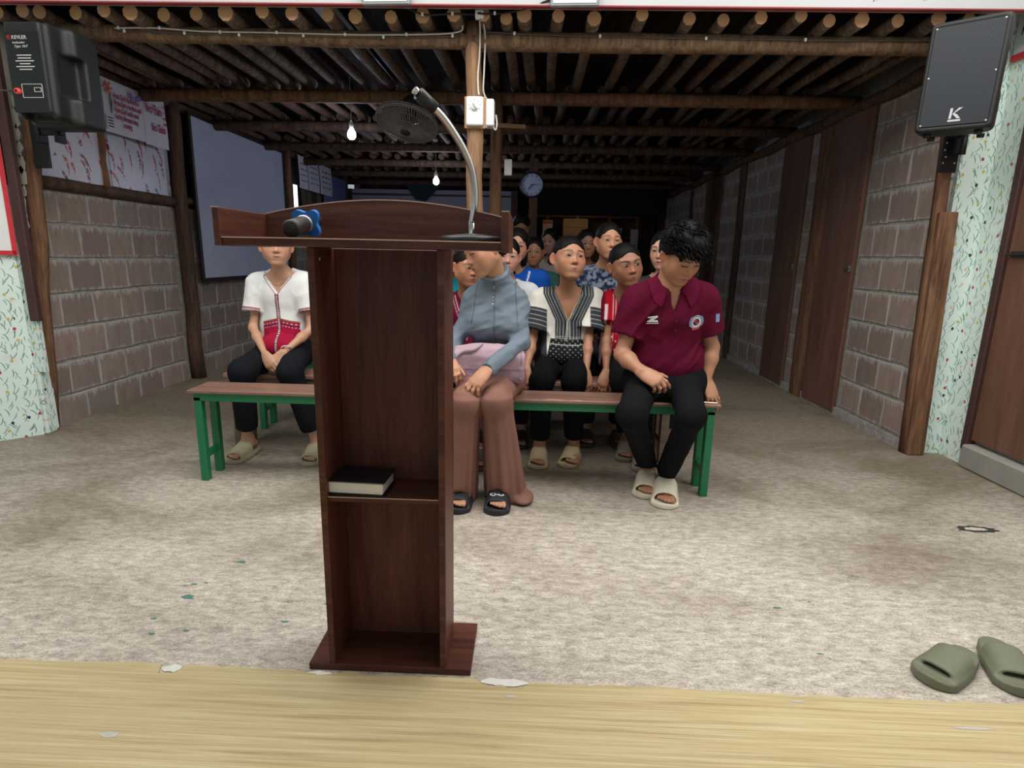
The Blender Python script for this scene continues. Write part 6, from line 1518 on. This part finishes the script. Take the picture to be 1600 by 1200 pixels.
def cf(V):
    x, y, z = local(V, J, A); n = len(V); wht, blk, gry = L3((214, 212, 206)), L3((56, 59, 64)), L3((176, 178, 178)); ax = np.abs(x)
    C = np.tile(wht, (n, 1)); vx = .064 * np.clip(1 + z / .135, 0, 1); e = ax - vx; front = (y > -.02) * 1.0
    b = below(e - .072) * (z < .06); C[:] = C * (1 - b[:, None]) + blk * b[:, None]
    for t in (.010, .028, .046, .060): ink(C, e - t, .0012, gry, b)
    lo = below(z + .235); low = lo * below(ax - .095 + .25 * (z + .235)); C[:] = C * (1 - low[:, None]) + L3((30, 31, 34)) * low[:, None]
    for q in (.222, .231): ink(C, z + q, .0011, gry, (ax < .08) * front)
    ink(C, np.sin(x * 210) * np.sin(z * 240) - 1, .22, gry * .7, low, .2); ink(C, z + .262, .0016, gry, low)
    ink(C, x, .009, L3((150, 152, 152)), (z < -.135) * (z > -.225) * front); ink(C, x, .0018, blk, (z < -.135) * front)
    for s, e_ in (('sl', 'el'), ('sr', 'er')):
        t, rad, L = arm_coords(V, J, s, e_); side = x * (1 if s == 'sr' else -1); sl = below(.116 - side, .004) * below(rad - .118, .004) * below(.050 - t)
        C[:] = C * (1 - sl[:, None]) + blk * sl[:, None]
        for q in (.066, .092, .116, .140): ink(C, t - q, .0014, gry, sl)
    ink(C, e, .0024, L3((186, 182, 166)), (z > -.135) * (z < .04) * front); return C * (.93 + .14 * fnoise(V, (30, 30, 30)))[:, None]
sh = garment('woven_shirt', F, cf, root, base, M_CLOTH)
mb = MB(); mb.smooth = True; q0 = J['neck'] - A['up'] * .135 + A['fw'] * .105
mb.tube(spline([q0, q0 + V3(-.004, -.008, -.06), q0 + V3(-.012, -.010, -.12), q0 + V3(-.035, -.014, -.165), q0 + V3(-.070, -.012, -.170), q0 + V3(-.085, -.005, -.13)], 8), .0022, 6); mb.tube(spline([q0, q0 + V3(.004, -.008, -.07), q0 + V3(-.004, -.012, -.14), q0 + V3(.006, -.014, -.19)], 8), .0022, 6)
o = mb.build('neck_cord', plain('off-white cord', (190, 186, 174), .8), root, base=tuple(base)); o.location = (0, 0, 0)
F = trousers(J, .80, .007, r=(.096, .082, .074, .068), cuff=.12); folds(F, .010, (10, 10, 10), 1.0, ridge=False); garment('trousers', F, lambda V: np.tile(L3((19, 19, 22)), (len(V), 1)) * (.9 + .2 * fnoise(V, (15, 15, 15)))[:, None], root, base, M_CLOTH)
shoes(root, base, J['al'], V3(-.08, -1, 0), .215, (168, 150, 122)); shoes(root, base, J['ar'], V3(-.30, -1, 0), .215, (176, 158, 128))

# ---- the child in the white shirt with crimson hem
J = dict(head=V3(-1.370, 3.130, 1.125), R=yp(23, 2, 0), neck=V3(-1.385, 3.215, .965), sl=V3(-1.520, 3.215, .915), sr=V3(-1.258, 3.215, .920), el=V3(-1.545, 3.160, .680), er=V3(-1.215, 3.16, .680), wl=V3(-1.405, 2.985, .560), wr=V3(-1.310, 2.990, .570),
         pel=V3(-1.390, 3.235, .555), hl=V3(-1.465, 3.205, .540), hr=V3(-1.315, 3.205, .540), kl=V3(-1.490, 2.895, .485), kr=V3(-1.240, 2.895, .490), al=V3(-1.535, 2.985, .089), ar=V3(-1.155, 2.990, .089), base=V3(-1.39, 3.2, 0))
p = dict(H=.212, skin=(190, 146, 120), hair='tied', wide=1.04, bun=-.15, gaze=(0, 0), brow=.112, browth=.012, arm=.72, neck=.046, lip=(170, 104, 98), sc=.82, jaw=.98, open=.285)
hands = [((J['wl'], V3(.55, -.45, -.70), V3(-.35, -.75, .35), V3(.6, -.2, .65)), dict(size=.150, curl=[(25, 35, 20), (30, 38, 20), (34, 40, 20), (38, 40, 20)], thumb=(.4, .2, 10))), ((J['wr'], V3(-.45, -.40, -.78), V3(.35, -.8, .3), V3(-.7, -.3, .4)), dict(size=.150, curl=[(35, 50, 25)] * 4, thumb=(.45, .3, 15)))]
feet = [((J['al'], V3(-.12, -1, 0)), dict(size=.215)), ((J['ar'], V3(.05, -1, 0)), dict(size=.215))]
root, base, A = person('child in white woven shirt with crimson lower half, left of the lectern', J, p, .0044, .006, hands, feet)
F = shirt_field(J, A, .82, .0036, sleeve=.62, sr=(.070, .078), body=(.160, .152, .168), length=.05)
F.ell(J['pel'] + A['fw'] * .115 + A['up'] * .035, V3(.115, .060, .060), None, .06); neck_cut(F, J, A, .82, .095, .090, .072); F.cut(-A['up'], J['pel'] - A['up'] * .075, .01); folds(F, .016, (8, 8, 4), 14.0); folds(F, .004, (24, 24, 14), 8)
def cf(V):
    x, y, z = local(V, J, A); n = len(V); wht, red = L3((226, 228, 230)), L3((158, 28, 58)); C = np.tile(wht, (n, 1)); ax = np.abs(x); zz = z + .26 * ax; front = (y > -.03) * 1.0
    t1, r1, L1_ = arm_coords(V, J, 'sl', 'el'); t2, r2, L2_ = arm_coords(V, J, 'sr', 'er'); body = 1 - np.maximum(below(r1 - .072) * (x < -.10), below(r2 - .072) * (x > .10))
    m = below(zz + .222) * body; C[:] = C * (1 - m[:, None]) + red * m[:, None]
    ink(C, zz + .222, .004, L3((150, 92, 60)), body); ink(C, zz + .237, .003, L3((214, 172, 190)), body * (np.sin(x * 320) > -.2)); ink(C, zz + .246, .0028, L3((92, 36, 84)), body); ink(C, zz + .256, .003, L3((206, 150, 172)), body * (np.sin(x * 400) > 0)); ink(C, zz + .285, .002, L3((128, 18, 44)), body)
    ink(C, x, .0105, L3((116, 44, 62)), front * (z < -.088)); ink(C, x, .0045, L3((214, 196, 204)), front * (z < -.088) * (np.sin(z * 620) > -.3))
    e = ax - .076 * np.clip(1 + z / .095, 0, 1); ink(C, e, .0028, L3((140, 84, 86)), front * (z < .01) * (z > -.1))
    for (t, r, L, sg) in ((t1, r1, L1_, -1), (t2, r2, L2_, 1)):
        sl = below(.105 - x * sg, .004) * below(r - .076, .004); ink(C, t - L * .62 + .011, .0045, L3((150, 84, 92)), sl); ink(C, t - L * .62 + .002, .0035, L3((196, 166, 172)), sl)
    return C * (.95 + .10 * fnoise(V, (30, 30, 30)))[:, None]
garment('woven_shirt', F, cf, root, base, M_CLOTH)
mb = MB(); mb.smooth = True; mb.tube([J['wr'] + V3(.012, .016, .022) + (V3(1, .2, .2) * cos(a) + V3(.1, .75, -.65) * sin(a)) * .024 for a in [2 * pi * i / 18 for i in range(18)]], .004, 6, closed=True); o = mb.build('bracelet', plain('pale bracelet', (206, 190, 192), .5), root, base=tuple(base)); o.location = (0, 0, 0)
mb = MB(); mb.smooth = True; mb.tube([J['neck'] + A['side'] * .062 * cos(a) + A['fw'] * (.062 * sin(a) + .01) + A['up'] * (.012 - .05 * max(0, sin(a))) for a in [2 * pi * i / 24 for i in range(24)]], .0016, 5, closed=True); o = mb.build('necklace', plain('thin gold chain', (206, 176, 130), .35, metal=.8), root, base=tuple(base)); o.location = (0, 0, 0)
F = trousers(J, .82, .007, r=(.092, .080, .076, .072), cuff=.18); folds(F, .010, (10, 10, 10), 5.0, ridge=False)
garment('trousers', F, lambda V: np.tile(L3((27, 29, 34)), (len(V), 1)) * (.9 + .2 * fnoise(V, (15, 15, 15)))[:, None], root, base, M_CLOTH)
shoes(root, base, J['al'], V3(-.12, -1, 0), .215, (168, 160, 136)); shoes(root, base, J['ar'], V3(.05, -1, 0), .215, (168, 160, 136))

# ---- the boy in red between the striped boy and the man
J = dict(head=V3(.494, 3.100, 1.066), R=yp(14, -2, -9), neck=V3(.505, 3.190, .900), sl=V3(.432, 3.190, .858), sr=V3(.660, 3.200, .850), el=V3(.418, 3.13, .655), er=V3(.70, 3.15, .66), wl=V3(.414, 3.030, .505), wr=V3(.66, 3.02, .56),
         pel=V3(.520, 3.235, .545), hl=V3(.495, 3.205, .535), hr=V3(.610, 3.205, .535), kl=V3(.490, 2.935, .470), kr=V3(.600, 2.935, .470), al=V3(.575, 3.20, .087), ar=V3(.640, 3.04, .087), base=V3(.52, 3.2, 0))
p = dict(H=.220, skin=(148, 102, 78), hair='crop', hairt=.020, hairline=(.33, .08), buzz=True, buzzline=(.33, -.08), eye=(.076, .026), gaze=(.35, -.1), brow=.105, browth=.016, browtilt=.5, arm=.78, neck=.046, lip=(150, 92, 84), sc=.78, wide=1.08, jaw=1.08, lipw=.085, tilt=.04)
hands = [((J['wl'], V3(-.30, -.45, -.84), V3(-.1, -.88, .42), V3(.9, -.1, -.2)), dict(size=.148, curl=[(30, 25, 15)] * 4, thumb=(.5, .3, 20)))]
root, base, A = person('boy in red woven shirt peering past the shoulder of the man in maroon', J, p, .0044, .005, hands, [((J['ar'], V3(-.2, -1, 0)), dict(size=.21)), ((J['al'], V3(-.2, -1, 0)), dict(size=.21))])
F = shirt_field(J, A, .78, .0048, sleeve=.50, sr=(.074, .080), body=(.162, .155, .170), length=.02); neck_cut(F, J, A, .78, .08, .06, .068); F.cut(-A['up'], J['pel'] - A['up'] * .03, .01); folds(F, .010, (9, 9, 5), 17.0)
def cf(V):
    x, y, z = local(V, J, A); C = np.tile(L3((170, 22, 40)), (len(V), 1)); ink(C, x + .062, .0018, L3((224, 190, 196)), z < .02); ink(C, x + .048, .0014, L3((224, 190, 196)), z < .02)
    t, r, L = arm_coords(V, J, 'sl', 'el'); sl = below(x + .102) * below(r - .085); C[:] = C * (1 - sl[:, None]) + L3((104, 20, 38)) * sl[:, None]; ink(C, x + .098, .0075, L3((222, 196, 206)), z < -.03)
    ink(C, np.sin(x * 150) * np.sin(z * 130) - 1, .25, L3((222, 196, 206)), (z < -.17) * 1.0, .1); return C
garment('woven_shirt', F, cf, root, base, M_CLOTH)
F = trousers(J, .78, .008, r=(.094, .080, .074, .066), cuff=.12); garment('trousers', F, lambda V: np.tile(L3((20, 20, 23)), (len(V), 1)), root, base, M_CLOTH)
shoes(root, base, J['ar'], V3(-.2, -1, 0), .21, (150, 142, 128)); shoes(root, base, J['al'], V3(-.2, -1, 0), .21, (120, 114, 104))

# ---- people in the rows behind: bust and arms show, the rest is hidden by the rows in front
def sitter(label, hx, hy, hz, H, yaw, pitch, roll, skin, hair, shirt, h=.0045, pat=None, sc=.85, vn=0.0, shy=0.0, **kw):
    """a seated person given the head centre; the trunk drops to the bench behind"""
    c = V3(hx, hy, hz); nk = c + V3(0, .085, -.165 * H / .2); w = .150 * sc / .85 
    z0 = .50; J = dict(head=c, R=yp(yaw, pitch, roll), neck=nk, sl=nk + V3(-w, .01, -.048), sr=nk + V3(w, .01, -.048), pel=V3(nk[0], nk[1] + .06, z0), base=V3(nk[0], nk[1], 0))
    J['el'] = J['sl'] + V3(-.03, -.03, -.215 * sc / .85); J['er'] = J['sr'] + V3(.03, -.03, -.215 * sc / .85); J['wl'] = J['el'] + V3(.09, -.19, -.06); J['wr'] = J['er'] + V3(-.09, -.19, -.06)
    J['hl'] = J['pel'] + V3(-.08, -.02, 0); J['hr'] = J['pel'] + V3(.08, -.02, 0); J['kl'] = J['hl'] + V3(-.02, -.30, -.05); J['kr'] = J['hr'] + V3(.02, -.30, -.05); J['al'] = V3(J['kl'][0], J['kl'][1] + .06, .086); J['ar'] = V3(J['kr'][0], J['kr'][1] + .06, .086)
    p = dict(H=H, skin=skin, hair=hair, sc=sc, arm=.85, neck=.047); p.update(kw)
    hands = [((J['wl'], V3(.4, -.7, -.4), V3(0, -.3, .9), V3(.9, .3, 0)), dict(size=.15)), ((J['wr'], V3(-.4, -.7, -.4), V3(0, -.3, .9), V3(-.9, .3, 0)), dict(size=.15))]
    feet = [((J['al'], V3(0, -1, 0)), dict(size=.21)), ((J['ar'], V3(0, -1, 0)), dict(size=.21))]
    root, base, A = person(label, J, p, h * (1.22 if hy < 3.7 else 1.45), .007, hands, feet)
    F = shirt_field(J, A, sc, h + .0015, sleeve=.6, body=(.155, .148, .166)); neck_cut(F, J, A, sc, vn, .05, .066); folds(F, .010, (9, 9, 6), hx * 10)
    cf = (lambda V: np.tile(L3(shirt), (len(V), 1))) if pat is None else (lambda V: pat(V, J, A))
    garment('shirt', F, cf, root, base, M_CLOTH)
    F = trousers(J, sc, .010, cuff=.1); garment('trousers', F, lambda V: np.tile(L3((40, 40, 46)), (len(V), 1)), root, base, M_CLOTH)
    if hy < 3.7:
        for k in ('al', 'ar'): shoes(root, base, J[k], V3(0, -1, 0), .21, (70, 64, 58), h=.0065)
    return root
def navy(V, J, A):
    n = fnoise(V, (60, 60, 60)); C = np.tile(L3((58, 66, 88)), (len(V), 1)); C[n > .53] = L3((112, 122, 140)); C[n < .40] = L3((32, 36, 52)); x, y, z = local(V, J, A); C[(x > .07) & (x < .13) & (z < -.08) & (z > -.13) & (((x - .10) / .03) ** 2 + ((z + .105) / .025) ** 2 < 1)] = L3((214, 190, 196)); return C
sitter('woman in mottled navy T-shirt with tied black hair, above the boy in red', .455, 3.54, 1.195, .212, 8, 2, 2, (176, 128, 100), 'tied', None, .0040, navy, sc=.92, gaze=(.0, .1), brow=.115, bun=-.1, open=.275)
def maroonp(V, J, A):
    x, y, z = local(V, J, A); C = np.tile(L3((112, 24, 52)), (len(V), 1)); ink(C, np.abs(x) - .060 - z * .35, .0025, L3((206, 176, 190)), z < .02); ink(C, np.abs(x) - .075 - z * .35, .0018, L3((206, 176, 190)), z < .02); return C
sitter('boy in maroon striped shirt half hidden behind the woman in grey', -.345, 3.105, 1.035, .198, 38, -4, 4, (166, 118, 92), 'crop', None, .0040, maroonp, sc=.76, vn=.08, hairt=.022, hairline=(.32, .07), buzz=True, buzzline=(.32, -.08), gaze=(.5, 0))
def teal(V, J, A):
    x, y, z = local(V, J, A); C = np.tile(L3((20, 140, 158)), (len(V), 1)); C[z < -.12] = L3((206, 214, 214)); C[np.abs(z + .12) < .006] = L3((230, 236, 236)); return C
sitter('child in teal and white top in the gap right of the lectern', -.505, 3.46, 1.110, .196, 6, -6, 0, (150, 106, 86), 'long', None, .006, teal, sc=.78, open=.26)
def whiteb(V, J, A): return np.tile(L3((206, 208, 216)), (len(V), 1))
sitter('girl in white peeking over the shoulder of the woman in grey', -.142, 3.47, 1.098, .205, 4, -3, 3, (194, 146, 128), 'tied', None, .0040, whiteb, sc=.78, gaze=(-.2, 0), open=.27, bun=-.1, brow=.112, browth=.010)
def blue(V, J, A):
    x, y, z = local(V, J, A); C = np.tile(L3((28, 78, 168)), (len(V), 1)); ink(C, np.abs(x) - .085 - .25 * z, .0055, L3((214, 220, 230)), z < .02); return C
sitter('tall girl in blue sports top with hair falling beside her face', -.100, 3.85, 1.165, .212, 2, -4, 4, (180, 132, 108), 'long', None, .0045, blue, sc=.90, open=.235, brow=.115)
sitter('dim girl in dark green top right of the girl in blue', .018, 4.45, 1.135, .205, -4, -4, 2, (150, 106, 84), 'tied', (52, 88, 84), .0055, sc=.84, open=.26, bun=-.1)
sitter('shadowed long-haired child in pale blouse in the rearmost row', .150, 5.00, 1.225, .200, -20, -4, 0, (150, 112, 96), 'long', (150, 146, 150), .006, sc=.80, open=.25)
sitter('shadowed child whose face shows left of the woman in navy', .408, 4.45, 1.200, .200, 6, -4, 0, (140, 98, 78), 'tied', (70, 56, 56), .006, sc=.80, bun=-.1)
sitter('bent head of a child in the dark beside the clock post', -.095, 5.05, 1.345, .200, 0, -32, 0, (150, 108, 86), 'tied', (60, 62, 70), .006, sc=.80, bun=-.1)
sitter('long-haired girl mostly hidden behind the head of the man in maroon', .770, 3.48, 1.150, .215, -30, -6, 0, (206, 160, 140), 'long', (60, 58, 62), .0045, sc=.80, open=.24)
